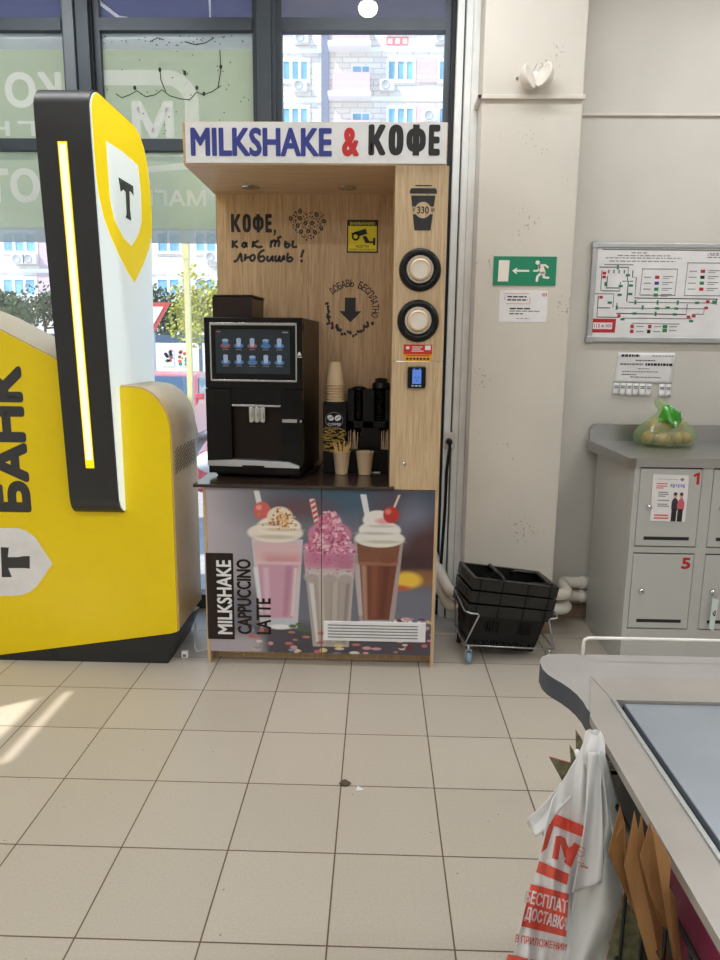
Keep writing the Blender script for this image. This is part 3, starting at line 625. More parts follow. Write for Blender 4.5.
    ell(384, 539, 18, 1.6, (206, 198, 186), .8); ell(376, 531, 18, 1.5, (208, 202, 192), .8); ell(382, 524, 14, 1.4, (214, 204, 198), .8); ell(384, 519, 8, 3, (226, 150, 150), .8, .8)
    t = np.abs((X-393)-(Y-508)*-.42); mixin(np.clip(1.6-t, 0, 1)*((Y > 494) & (Y < 508)), (226, 208, 190)); ell(391, 513, 8, 8, (192, 58, 52)); ell(388, 510, 3, 2.5, (226, 130, 116), .7)
    # glass two in front
    trap(548, 644, 303, 356, 313, 350, (190, 182, 182), .95); trap(549, 574, 304, 355, 306, 353, (208, 150, 172)); ell(322, 556, 16, 8, (196, 118, 150), .9, .8); ell(345, 560, 9, 12, (186, 108, 140), .9, .7)
    trap(567, 642, 306, 353, 314, 348, (176, 164, 158)); trap(566, 572, 305, 354, 306, 353, (206, 192, 194), .8, 2.5); trap(574, 640, 308, 313, 316, 319, (222, 220, 216), .9, 1.5); trap(574, 642, 318, 324, 321, 326, (196, 188, 178), .9, 2); trap(576, 640, 332, 340, 331, 338, (150, 140, 134), .8, 2); trap(577, 640, 333, 339, 332, 337, (196, 188, 180), .8, 1.5); trap(574, 640, 347, 351, 343, 346, (140, 130, 128), .8, 1.5)
    for cx in (312, 330, 346): ell(cx, 574, 8, 5, (216, 210, 208), .4, .6); ell(cx, 576, 7, 4.6, (176, 164, 158), .4, .9)
    t = np.abs((X-314.5)-(Y-510)*.22); k = np.clip(3.2-t, 0, 1)*((Y > 499) & (Y < 530)); mixin(k, (228, 214, 210)); mixin(k*(np.sin((Y+X*.6)*1.15) > 0), (206, 72, 82))
    ell(330, 545, 27, 7, (206, 150, 178), .12); ell(330, 533, 22, 13, (208, 134, 164), .15); ell(330, 521, 12, 9, (206, 140, 166), .2)
    for _ in range(420):
        a, e = rs.uniform(-1, 1), rs.uniform(0, 1)**.8; yy = 511+e*40; hw = 5+e*22
        ell(330+a*hw, yy, rs.uniform(.8, 2.2), rs.uniform(.7, 1.9), [(230, 178, 198), (186, 92, 132), (214, 128, 162), (238, 204, 214), (168, 84, 116), (216, 110, 130)][rs.randint(6)], .5)
    for _ in range(26): ell(rs.uniform(305, 354), rs.uniform(548, 572), rs.uniform(.7, 1.6), rs.uniform(.6, 1.2), (184, 98, 138), .5, .8)
    # sweets on the table
    for cx, cy in ((292, 624), (300, 627), (307, 628), (299, 622)): ell(cx, cy, 4, 1.8, (76, 108, 68), .6)
    pal = [(222, 214, 208), (214, 160, 172), (222, 200, 130), (196, 110, 108), (150, 150, 180), (230, 226, 220), (186, 130, 110), (110, 56, 60)]
    for _ in range(105):
        yy = rs.uniform(614, 652); xx = rs.uniform(250, 436) if yy > 626 else rs.uniform(392, 436)
        ell(xx, yy, rs.uniform(2, 5.2), rs.uniform(1, 2), pal[rs.randint(len(pal))], .35)
    C[:] = C+(rs.rand(n, 1)-.5)*.012
    return np.clip(C, 0, 1)
DZ0, DZ1 = .058, .8115
def door(x0, x1, label):
    dm = MB().box(x0, x1, YK+.001, YK+.018, DZ0, DZ1, M['woodl'])
    nu, nv = int((x1-x0)*520), int((DZ1-DZ0)*520)
    o = dm.grid(lambda u, v: Vector((x0+u*(x1-x0), YK, DZ0+v*(DZ1-DZ0))), nu, nv, M['poster'], False)
    P = np.array(dm.v[o:o+nu*nv]); u = (P[:, 0]-(KX0+.0155))/((KX1-.0155)-(KX0+.0155)); v = (P[:, 2]-DZ0)/(DZ1-DZ0)
    dm.cols[o] = poster(206.5+u*227.5, 651-v*161)
    return dm
XM = at_y(321.5, 570, YK).x
dl = door(KX0+.0155, XM-.0015, ''); put = onY(YK, .001); put3 = onY(YK, .0018)
x0, x1, z0, z1 = rect(207, 553, 234, 639, YK); dl.poly([(x0, z0), (x1, z0), (x1, z1), (x0, z1)], put, M['darkbrown'])
dl.text('MILKSHAKE', rect(217, 560, 232, 634, YK), put3, M['white'], .03, rot=90)
dl.text('CAPPUCCINO', rect(237, 559, 251.5, 634, YK), put3, M['darkbrown'], .035, rot=90)
dl.text('LATTE', rect(256.5, 598, 271, 634, YK), put3, M['darkbrown'], .03, rot=90)
dl.build('door', K)['label'] = 'cabinet door printed with pink milkshake and menu words'
dr = door(XM+.0015, KX1-.0155, '').build('door', K); dr['label'] = 'cabinet door printed with chocolate milkshake'
x0, x1, z0, z1 = rect(323.5, 621.5, 425.5, 641, YK); g = MB().box(x0, x1, YK-.006, YK-.0005, z0, z1, M['white'])
g2 = MB()
for i in range(5):
    z = z0+.018+(z1-z0-.036)*i/4; g2.box(x0+.02, x1-.035, YK-.0075, YK-.0055, z-.0022, z+.0022, M['greyp'])
gr = g.build('vent_grille', dr, bevel=.002); gr['label'] = 'white vent grille'; g2.build('louvre', gr)
# ------------------------------------------------------------------ coffee machine on the worktop
ZW = .83
CM = thing('coffee_machine', 'glossy black touchscreen coffee machine standing on the kiosk worktop', 'coffee machine', (-.533, 3.305, ZW+.0005), math.radians(-6.2))
hw, hd = .222, .19
def lx(x): return at_y(x+4, 400, 3.117).x+.533
def lz(y): return at_y(255, y-1.2, 3.117).z-ZW
def A(mb, name, parent=CM, **k): return mb.build(name, parent, local=True, **k)
lp = lambda d: (lambda x, z: Vector((x, -hd-d, z)))
body = A(MB().box(-hw, hw, -hd+.03, hd, .03, .710, M['browngloss']).box(-hw, hw, -hd, -hd+.03, .40, .710, M['gloss']), 'body', bevel=.004)
A(MB().box(-hw+.03, hw-.02, -hd+.03, hd-.02, 0.004, .03, M['blackm']).box(-hw+.01, hw-.01, -hd-.012, -hd+.06, .018, .052, M['black']), 'base', bevel=.003)
for sx in (-1, 1):
    for sy in (-1, 1): A(MB().lathe([(.02, 0), (.02, .012), (.016, .02)], M['rubber'], Matrix.Translation((sx*.17, sy*.14, 0))), 'foot')
x0, x1, z0, z1 = lx(211), lx(299), lz(383), lz(324)
fr = MB()
for r4 in ((x0, x1, z1-.012, z1), (x0, x1, z0, z0+.009), (x0, x0+.007, z0, z1), (x1-.007, x1, z0, z1)): fr.box(r4[0], r4[1], -hd-.008, -hd+.001, r4[2], r4[3], M['chrome'])
ts = A(MB().box(x0+.006, x1-.006, -hd-.005, -hd+.001, z0+.008, z1-.011, M['gloss']), 'touchscreen')
A(fr, 'screen_bezel', ts, bevel=.002)
sx0, sx1, sz0, sz1 = lx(217), lx(292), lz(375), lz(331)
A(MB().box(sx0, sx1, -hd-.0065, -hd-.004, sz0, sz1, M['screen']), 'display', ts)
pt = lp(.0075); pt2 = lp(.0082)
for j in range(2):
    for i in range(5):
        cx, cz = lx(227+13.6*i), lz(344.5+16.5*j); k = (i+j) % 3; ic = MB()
        ic.disc(cx, cz-.012, .022, .011, pt, M['iconr'] if (i in (0, 2) and j == 0) else M['iconb'], 16)
        wd = .011+.004*(k == 0); hh = .03-.008*(k == 0)
        ic.poly([(cx-wd, cz+hh*.5), (cx-wd*.75, cz-hh*.5), (cx+wd*.75, cz-hh*.5), (cx+wd, cz+hh*.5)], pt2, M['iconw'] if k else M['iconb'])
        ic.disc(cx, cz+hh*.5, wd, .007, pt2, M['iconw'], 10)
        ic.poly([(cx-.014, cz-.03), (cx+.014, cz-.03), (cx+.014, cz-.027), (cx-.014, cz-.027)], pt2, M['greyp']); A(ic, 'drink_icon', ts)
ic = MB(); ic.poly([(sx0+.006, sz1-.012), (sx0+.024, sz1-.012), (sx0+.024, sz1-.007), (sx0+.006, sz1-.007)], pt, M['iconr']); A(ic, 'menu_mark', ts); ic = MB(); ic.poly([(sx1-.034, sz1-.014), (sx1-.008, sz1-.014), (sx1-.008, sz1-.008), (sx1-.034, sz1-.008)], pt, M['greyp'])
A(ic, 'clock_text', ts)
# front door around the niche
n0, n1, nz0, nz1 = lx(231), lx(282), lz(457), lz(390)
fd = MB().box(-hw, n0, -hd, -hd+.03, .055, .398, M['gloss']).box(n1, hw, -hd, -hd+.03, .055, .398, M['gloss']).box(n0, n1, -hd, -hd+.03, nz1, .398, M['gloss'])
fd.box(n0, n1, -hd+.075, -hd+.08, nz0, nz1, M['blackm'])
dr = A(fd, 'front_door', bevel=.002)
A(MB().box(n0, n1, -hd+.004, -hd+.078, lz(405), nz1-.001, M['black']).box(n0+.004, n1-.002, -hd-.003, -hd+.03, lz(408), lz(406), M['chrome']), 'brew_head', bevel=.001)
sp = MB()
for x in (250.5, 256.5, 262.5): sp.lathe([(.011, -.036), (.0148, -.03), (.0148, .036), (.014, .038)], M['chrome'], Matrix.Translation((lx(x), -hd+.02, lz(416.5))), 20)
sp.box(lx(249), lx(264), -hd+.012, -hd+.03, lz(423), lz(409), M['chrome'])
A(sp, 'spout')
A(MB().box(lx(249), lx(270), -hd+.05, -hd+.076, lz(438), lz(424), M['black']), 'splash_guard', bevel=.003)
A(MB().box(lx(284), lx(299), -hd-.014, -hd, lz(423), lz(419.5), M['chrome']).tube([(lx(302.5), -hd, lz(421.5)), (lx(302.5), -hd-.006, lz(421.5))], .006, M['chrome'], 14), 'handle', dr, bevel=.002)
A(MB().prism([(-hw+.008, -hd-.02, .052), (hw-.012, -hd-.02, .052), (hw-.012, -hd-.02, .062), (.16, -hd-.012, .078), (-.09, -hd-.012, .082), (-hw+.008, -hd-.02, .074)], (0, .07, 0), M['steel']).box(-.05, .05, -hd-.03, -hd+.06, .05, .06, M['black']), 'drip_tray', bevel=.001)['label'] = 'steel drip tray lip'
lg = MB(); pt = lp(.0008); cx, cz = lx(301), lz(355)
lg.poly([(cx-.009, cz-.006), (cx+.009, cz-.006), (cx+.003, cz+.012), (cx-.001, cz+.006), (cx-.004, cz+.009)], pt, M['white']); lg.poly([(cx-.012, cz-.014), (cx+.012, cz-.014), (cx+.012, cz-.011), (cx-.012, cz-.011)], pt, M['white'])
A(lg, 'maker_mark')
sd = lambda y, z: Vector((hw+.0008, y, z)); st = MB()
rr = random.Random(2)
for z in [i*.012 for i in range(6, 42)]:
    if 20*.012 < z < 23*.012: continue
    w = rr.uniform(.004, .008); st.poly([(-hd+.012, z), (-hd+.012+w, z), (-hd+.012+w, z+.007), (-hd+.012, z+.007)], sd, M['gold'])
A(st, 'side_print')['label'] = 'small gold lettering running up the side'
hp = MB(); hx0, hx1 = lx(207.5), lx(250)
hp.prism([(hx0+.006, -.12, .712), (hx1-.004, -.12, .712), (hx1+.0, -.12, .800), (hx0+.006, -.12, .803)], (0, .19, 0), M['darkbrown'])
A(hp, 'bean_hopper', bevel=.006); A(MB().box(hx0+.012, hx1+.004, -.124, .074, .801, .811, M['browngloss']), 'hopper_lid', bevel=.003)
# thin cable from the machine along the worktop
tag(MB().tube([(-.25, 3.42, ZW+.09), (-.262, 3.36, ZW+.04), (-.29, 3.30, ZW+.006), (-.33, 3.22, ZW+.005)], .003, M['black'], 8).build('cable'), 'thin black cable coming down between coffee machine and stick box', 'cable')

# ------------------------------------------------------------------ paper cups
def cup_bm(h=.108, rt=.041, rb=.029, mt='cup'):
    c = MB().lathe([(.0, .004), (rb-.002, .004), (rb, 0), (rb+.0005, .002), (rt, h-.003), (rt+.002, h-.001), (rt+.0015, h+.0015), (rt-.0006, h-.002)], M[mt], n=30)
    return c
def cup_tree(label, loc, group, rot=None):
    t = thing('paper_cup', label, 'cup', loc, group=group)
    cup_bm().build('wall', t, local=True); MB().lathe([(.0, .006), (.0275, .006), (.0395, .105)], M['cupin'], n=30).build('lining', t, local=True)
    if rot is not None: t.matrix_world = rot
    return t
# two cups in the dispensers: bottom towards the shop
for i, p in enumerate(cups):
    t = thing('paper_cup', 'kraft paper cup sitting in the %s black ring of the tower' % ('upper' if i == 0 else 'lower'), 'cup', p, group='cups in the dispenser rings')
    T = Matrix.Translation((0, -.0, 0)) @ RX @ Matrix.Rotation(math.radians(180), 4, 'X')
    # base pokes out of the ring, rim hidden behind it
    off = Matrix.Translation((0, -.028, 0)) @ Matrix.Rotation(math.radians(-90), 4, 'X') @ Matrix.Rotation(math.radians(4), 4, 'X')
    w = MB(); w.lathe([(.034, .007), (.0345, .0), (.0365, .0), (.046, .022)], M['cup'], off, 36, caps=False); w.build('wall', t, local=True)
    MB().lathe([(.0465, .021), (.049, .019), (.0555, .0215), (.0555, .027)], M['trimw'], off, 36, caps=False).build('rim', t, local=True)
    MB().lathe([(.0, .006), (.0343, .006)], M['cupin'], off, 30, caps=False).build('bottom', t, local=True)
# inverted nested stack on the stick box
bx0, bx1 = at_y(323, 440, 3.28).x, at_y(346, 440, 3.28).x; bz1 = at_y(335, 402.5, 3.28).z
SB = thing('stick_box', 'black cardboard box of stirrers and sachets under the stacked cups', 'box', ((bx0+bx1)/2, 3.33, ZW+.0005))
MB().box(bx0, bx1, 3.28, 3.39, ZW+.0005, bz1, M['blackm']).build('box', SB, bevel=.002)
d = MB(); put = onY(3.28); cxm = (bx0+bx1)/2
for k in (-1, 1): d.disc(cxm+k*.017-.002, bz1-.072, .016, .013, put, M['white'], 14, .5*k); d.stroke([(cxm+k*.017-.012, bz1-.078), (cxm+k*.017+.008, bz1-.066)], .003, onY(3.28, .0014), M['blackm'])
d.stroke([(cxm+.045*math.cos(a)*.9-.002, bz1-.082+.036*math.sin(a)) for a in [i*.2 for i in range(0, 32)]], .0025, put, M['greyp'])
d.text('COFFEE', (cxm-.032, cxm+.03, bz1-.108, bz1-.096), put, M['white'], .02)
d.build('logo', SB); d = MB(); rr = random.Random(8)
for i in range(60):
    x, z = rr.uniform(bx0+.008, bx1-.008), rr.uniform(ZW+.09, bz1-.118); a = rr.uniform(-.5, .5); l = rr.uniform(.01, .024)
    d.stroke([(x-l*math.cos(a), z-l*math.sin(a)), (x+l*math.cos(a), z+l*math.sin(a))], .0035, put, M['gold'])
d.build('gold_pattern', SB)
N = 7
for i in range(N):
    z = bz1+.001+.0128*i
    T = Matrix.Translation((cxm-.002, 3.335, z+.1095)) @ Matrix.Rotation(math.pi, 4, 'X')
    t = thing('paper_cup', ['topmost upturned kraft cup of the stack on the black box', 'kraft cup rim second from the top of the upturned stack', 'kraft cup rim third from the top of the upturned stack', 'kraft cup rim fourth from the top, middle of the upturned stack', 'kraft cup rim third from the bottom of the upturned stack', 'kraft cup rim second from the bottom of the upturned stack', 'bottom kraft cup of the upturned stack, resting on the black box'][N-1-i], 'cup', (cxm-.002, 3.335, z), group='upturned cups on the stick box')
    T = Matrix.Translation((0, 0, .1095)) @ Matrix.Rotation(math.pi, 4, 'X')
    MB().lathe([(.0, .004), (.0275, .004), (.0285, 0), (.029, .002), (.0405, .1035), (.046, .1045), (.046, .1095), (.0385, .1065), (.027, .006), (0, .006)], M['cup'], T, 30).build('wall', t, local=True)
# two cups on the worktop
p1 = at_z(341, 475, ZW); p2 = at_z(364.5, 475.5, ZW); p1 = Vector((p1.x, p1.y+.03, ZW)); p2 = Vector((p2.x, p2.y+.03, ZW))
cup_tree('kraft paper cup full of wooden stirrers on the worktop', (p1.x, p1.y, ZW+.0005), 'cups standing on the worktop')
cup_tree('kraft paper cup with one dark stirrer on the worktop', (p2.x, p2.y, ZW+.0005), 'cups standing on the worktop')
rr = random.Random(4)
def stick(label, base, tip, mt, group, w=.0028):
    o = MB(); d_ = Vector(tip)-Vector(base); s_ = d_.cross(Vector((0, 1, 0))).normalized()*w; q_ = d_.cross(s_).normalized()*.0009
    o.prism([Vector(base)-s_-q_, Vector(base)+s_-q_, Vector(tip)+s_-q_, Vector(tip)-s_-q_], q_*2, M[mt])
    ob = o.build('stirrer'); ob.location = (0, 0, 0); tag(ob, label, 'stirrer', group)
for i in range(16):
    a = 2*math.pi*i/16+rr.uniform(-.15, .15); r1 = rr.uniform(.003, .018); r2 = rr.uniform(.022, .045); hh = rr.uniform(.125, .158)
    stick('wooden stirrer standing in the crowded kraft cup', (p1.x+r1*math.cos(a)*.5, p1.y+r1*math.sin(a)*.5, ZW+.012), (p1.x+r2*math.cos(a), p1.y+r2*math.sin(a)*.6, ZW+hh), 'stir', 'wooden stirrers in the cup')
stick('dark stirrer leaning out of the second kraft cup', (p2.x+.008, p2.y, ZW+.012), (p2.x+.034, p2.y-.004, ZW+.142), 'black', None, .002)
tag(MB().lathe([(.0, .0), (.022, .0), (.024, .004), (.0, .005)], M['white'], Matrix.Translation((p2.x+.052, p2.y+.05, ZW+.0005)) @ Matrix.Scale(.8, 4, (0, 1, 0))).build('cup_cover'), 'small white lid lying behind the two kraft cups', 'lid')
# ------------------------------------------------------------------ black organiser with lids and sachets
YO = 3.32
ox0, ox1 = at_y(347.5, 420, YO).x, TX0-.004
oz = lambda y: at_y(370, y, YO).z
ux = lambda x: at_y(x, 420, YO).x
O = thing('cup_lid_organiser', 'black cup lid organiser standing beside the stick box on the worktop', 'organiser', ((ox0+ox1)/2, YO+.08, ZW+.0005))
def slab(x0, x1, z0, z1, y0=YO, y1=YO+.14): return MB().box(x0, x1, y0, y1, z0, z1, M['blackm'])
b = slab(ox0, ux(354), oz(428), oz(390)); b.box(ux(362.5), ux(374), YO, YO+.14, oz(428), oz(390), M['blackm']); b.box(ux(385), ox1, YO, YO+.14, oz(428), oz(390), M['blackm']); b.box(ox0, ox1, YO+.11, YO+.14, oz(428), oz(390), M['blackm']); b.box(ox0, ox1, YO, YO+.14, oz(428), oz(421), M['blackm'])
b.build('lid_bin', O, bevel=.002)
b = MB().prism([(ux(356), YO+.05, oz(450)), (ux(384), YO+.05, oz(450)), (ux(379), YO+.05, oz(429)), (ux(362), YO+.05, oz(429))], (0, .08, 0), M['black']); b.build('centre_block', O)
slab(ox0, ox1, ZW+.0005, oz(450.5), YO-.02).build('base', O, bevel=.002)
slab(ox0, ox1, oz(450.5), oz(428), YO+.12, YO+.138).build('back', O)
LIDP = [(.0, .0), (.034, .0), (.037, -.001), (.0375, .003), (.036, .005), (.033, .006), (.031, .014), (.0, .014)]
def lids(x, ylo, n, lean, nm, step=.0105):
    z = oz(ylo)+.004
    for i in range(n):
        T = Matrix.Translation((0, 0, 0)) @ Matrix.Rotation(math.radians(90+lean), 4, 'X')
        pos = None
        hgt = i*step
        if i == 0: word = 'bottom black cup lid'
        elif i == n-1: word = 'topmost black cup lid'
        else: word = 'cup lid number %s from the bottom' % ['', 'two', 'three', 'four', 'five', 'six', 'seven', 'eight', 'nine', 'ten', 'eleven', 'twelve', 'thirteen'][i]
        o = MB().lathe([(r*nm[1], q) for r, q in LIDP], M['black'], n=26)
        ob = o.build('cup_cover'); ob.location = (ux(x)+.0006*math.sin(i*2.1), YO+.052+hgt*.0, z+hgt); tag(ob, word+' in the '+nm[0], 'lid', 'black lids in the organiser')
lids(358.3, 420.5, 13, 0, ('shorter stack beside the stick box', .62), .0105)
lids(379.5, 421, 14, 0, ('taller stack beside the tower', .72), .0125)
o = MB().lathe([(.0, .05), (.026, .05), (.03, .046), (.032, .03), (.041, .028), (.043, .022), (.043, .004), (.045, 0), (.043, -.002)], M['black'], Matrix.Rotation(math.radians(-9), 4, 'X'), 28).build('cup_cover')
o.location = (ux(380.5), YO+.05, oz(389.5)); tag(o, 'large domed black lid crowning the taller lid stack', 'lid', 'black lids in the organiser')
o = MB().lathe([(.0, .02), (.02, .02), (.026, .016), (.034, .014), (.036, 0)], M['black'], n=26).build('cup_cover'); o.location = (ux(358.5), YO+.05, oz(391)); tag(o, 'flat black lid covering the shorter lid stack', 'lid', 'black lids in the organiser')
for side, xs in (('stick box', [348.6+1.4*i for i in range(7)]), ('oak tower', [382+1.35*i for i in range(6)])):
    for i, x in enumerate(xs):
        o = MB().box(-.0022, .0022, -.02, .03, 0, .088+.008*math.sin(i*1.9), M['sachet']).build('sugar_sachet', bevel=.001); o.location = (ux(x), YO+.03, oz(450)); o.rotation_euler = (0, .05*math.sin(i*2.3), 0)
        tag(o, 'pale paper sachet standing in the organiser slot next to the '+side, 'sachet', 'sachets next to the '+side)

# ================================================================== THE YELLOW BANK TERMINAL
YT, YTB = 2.94, 3.35
T_ = thing('bank_terminal', 'large yellow bank terminal on a dark plinth with a leaning pylon', 'terminal', (-1.4, YT+.2, 0))
XE = -.877
prof = [(-2.75, 1.95)]+[(-1.70, 1.535), (-1.355, 1.358), (-1.18, 1.272), (-1.12, 1.253), (-1.094, 1.249), (-1.03, 1.244)]
prof += [(-1.03+.153*math.sin(a), 1.044+.2*math.cos(a)) for a in [math.radians(8*i) for i in range(1, 12)]]+[(XE, .155), (-.91, .145), (-1.70, .025), (-2.75, .0)]
rim = [(x, YT+.012, z) for x, z in prof]
MB().prism(rim, (0, YTB-YT-.012, 0), M['cream'], side=M['cream']).build('shell', T_, bevel=.008)['label'] = 'champagne coloured side shell'
cxp, czp = -1.5, .7
front = [(x+(-.006 if x > -1.0 else 0), YT, z-(.006 if z > .9 else 0)) for x, z in prof]
fp = MB().prism(front, (0, .0125, 0), M['bank'])
put = onY(YT, .001)
def tx(x0, y0, x1, y1): return rect(x0, y0, x1, y1, YT)
fp.text('БАНК', tx(-10, 366, 26.5, 512), put, M['chars'], .075, rot=90)
sh = [(52.5, 563.5), (44, 576), (37, 586), (30, 592), (20, 595.5), (-60, 597), (-60, 528), (18, 528), (27, 531), (36, 538), (43, 549)]
fp.poly([(lambda p: (p.x, p.z))(at_y(x, y, YT)) for x, y in sh], put, M['white'])
tt = [(1, 547), (9, 547.5), (8, 557), (18, 557), (24, 556), (30, 556), (30, 568.5), (24, 568), (18, 568), (8.5, 568), (12, 577), (2, 577)]
fp.poly([(lambda p: (p.x, p.z))(at_y(x, y, YT)) for x, y in tt][::-1], onY(YT, .002), M['chars'])
fp.build('front_panel', T_, bevel=.004)['label'] = 'yellow front panel lettered БАНК beside a white shield'
v = MB()
for i in range(6):
    for k in range(6):
        z = .955-.018*i; y = 2.985+.058*k
        v.prism([(XE+.0002, y, z), (XE+.0002, y+.05, z+.022), (XE+.0002, y+.05, z+.0255), (XE+.0002, y, z+.0035)], (.0012, 0, 0), M['ink'])
v.build('vent_slots', T_)
b = MB(); b.prism([(-2.75, YT+.004, 0), (-.931, YT+.004, 0), (-.90, YT+.004, .142), (-1.7, YT+.004, .02), (-2.75, YT+.004, -.0+.001)], (0, .05, 0), M['plinth'])
P4 = [(-2.75, YT+.03, 0), (-.931, YT+.004, 0), (-.931, YTB-.02, 0), (-2.75, YTB-.02, 0)]; Q4 = [(-2.75, YT+.03, .16), (-.885, YT+.012, .16), (-.885, YTB-.006, .12), (-2.75, YTB-.01, .12)]
b.add(P4+Q4, [(3, 2, 1, 0), (4, 5, 6, 7), (0, 1, 5, 4), (1, 2, 6, 5), (2, 3, 7, 6), (3, 0, 4, 7)], M['plinth'])
b.build('plinth', T_)
# pylon
PX0, PX1 = -1.303, -1.09
def fyz(z): return 2.79+.085*(2.2-z)/1.38           # front edge leans forward upwards
sidep = [(2.94, .70)]+[(fyz(.80)+.07-.07*math.sin(a), .80-.02-.08*math.cos(a)+.0) for a in [math.radians(15*i) for i in range(1, 7)]]
sidep += [(fyz(z), z) for z in (1.2, 1.7, 2.2)]+[(fyz(2.26)+.09-.09*math.cos(a), 2.277+.09*math.sin(a)) for a in [math.radians(12*i) for i in range(1, 8)]]
sidep += [(3.28, 2.367), (3.34, 2.355), (3.40, 2.315), (3.44, 2.255), (3.465, 2.18), (3.47, 2.08), (3.42, 1.25), (3.40, .70)]
py = MB().prism([(PX0, y, z) for y, z in sidep], (PX1-PX0-.004, 0, 0), M['pylon'], smooth=True).build('pylon', T_, bevel=.004); py['label'] = 'anthracite pylon'
inset = []
cy_, cz_ = 3.12, 1.6
for y, z in sidep: inset.append((y+(.006 if y < cy_ else -.006), z+(.006 if z < cz_ else -.006)))
side = MB().prism([(PX1-.006, y, z) for y, z in inset], (.007, 0, 0), M['lightw'])
pr = lambda dx: (lambda y, z: Vector((PX1+.001+dx, y, z)))
yel = [(y+(.008 if y < cy_ else -.008), z-(.008 if z > 2.2 else 0)) for y, z in sidep if z > 1.95]
yel = [(fyz(1.86)+.012, 1.93), (fyz(1.9)+.009, 2.02)]+yel+[(3.455, 2.0), (3.45, 1.93), (3.42, 1.85), (3.36, 1.78), (3.27, 1.72), (3.15, 1.672), (3.02, 1.735), (2.92, 1.80), (2.86, 1.86)]
def ypt(x, y): p = at_y(x, y, 3); d_ = ray(x, y); k = PX1/d_.x; return (d_.y*k, EYE+d_.z*k)
def from_px(pts): return [ypt(*q) for q in pts]
yel = [q for q in inset if q[1] > 2.17]
yel = [(fyz(2.05)+.008, 2.05), (fyz(2.15)+.008, 2.15)]+[(y+.003*(1 if y < cy_ else -1), z) for y, z in yel if z > 2.2]+from_px([(150.3, 195), (151.5, 215), (151.5, 235), (149, 248), (143, 265), (134, 283), (127, 272), (118, 254), (110, 236), (103.5, 218), (98.5, 196)])
side.poly(yel, pr(.0006), M['lighty'])
side.poly(from_px([(105.5, 141), (121, 151), (137.5, 165.5), (140.5, 195), (141, 222), (138, 234), (131, 246), (123, 238), (114, 220), (109.5, 200)]), pr(.0014), M['lightw'])
side.poly(from_px([(117.5, 177), (132.5, 186), (133, 196), (130.3, 192), (128.8, 191), (129.3, 208), (130.6, 221), (124.6, 217.5), (125.8, 214), (124.8, 192), (122.6, 189.5), (120, 192)]), pr(.0022), M['chars'])
side.build('illuminated_side', py)['label'] = 'lit white side with yellow field, shield and T'
def strip(xa, xb, mt, dd, za, zb):
    s_ = MB(); K_ = 8
    for i in range(K_):
        z0, z1 = za+(zb-za)*i/K_, za+(zb-za)*(i+1)/K_
        s_.add([(xa, fyz(z0)-dd, z0), (xb, fyz(z0)-dd, z0), (xb, fyz(z1)-dd, z1), (xa, fyz(z1)-dd, z1), (xa, fyz(z0)+.003, z0), (xb, fyz(z0)+.003, z0), (xb, fyz(z1)+.003, z1), (xa, fyz(z1)+.003, z1)], [(0, 1, 2, 3), (4, 0, 3, 7), (1, 5, 6, 2)], M[mt])
    return s_
sa = -1.222
st = strip(sa, sa+.036, 'stripy', .0015, .905, 2.165).build('light_strip', py); st['label'] = 'lit yellow-white strip'
strip(sa+.005, sa+.031, 'strip', .0025, .94, 2.158).build('diffuser', st)
# white cable and adapter on the floor
tag(MB().tube([(-.868, 3.2, .10), (-.862, 3.16, .05), (-.85, 3.10, .012), (-.83, 3.06, .008), (-.79, 3.08, .010), (-.772, 3.16, .02), (-.772, 3.3, .008)], .0045, M['white'], 8).build('cable'), 'white cable looping on the floor between terminal and kiosk', 'cable')
t = thing('power_adapter', 'small white power adapter on the floor beside the dark plinth', 'adapter', (-.872, 3.01, .0005))
MB().box(-.888, -.857, 3.0, 3.02, .0005, .034, M['white']).build('housing', t, bevel=.004); MB().box(-.88, -.865, 2.998, 3.0, .008, .02, M['greyp']).build('socket_face', t)
# ================================================================== BASKETS ON THEIR TROLLEY
BC, BR, BT = Vector((.573, 3.15, 0)), math.radians(9), math.radians(7.5)
TR = thing('basket_trolley', 'low zinc wire trolley with four casters carrying the shopping baskets', 'trolley', (.606, 3.15, 0), math.radians(4))
tl = lambda mb, name, parent=TR, **k: mb.build(name, parent, local=True, **k)
w = MB(); bz0, bz1_ = .086, .062
base = [(-.205, -.118, bz0), (.212, -.118, bz1_), (.212, .115, bz1_), (-.205, .115, bz0)]
w.tube(base, .004, M['zinc'], 8, True)
for s_, z in ((-1, bz0), (1, bz1_)):
    hx = -.148 if s_ < 0 else .172; ex = -.205 if s_ < 0 else .212; zt_ = .247 if s_ < 0 else .222
    w.tube([(ex, -.118, z), (hx, -.146, zt_-.008), (hx+.006*s_, -.147, zt_), (hx+.035*s_, -.147, zt_+.003), (ex-.006*(s_ < 0), -.13, zt_+.008), (ex-.01, .11, zt_+.03), (ex-.006, .117, zt_+.02), (ex, .115, z)], .004, M['zinc'], 8)
tl(w, 'wire_frame')
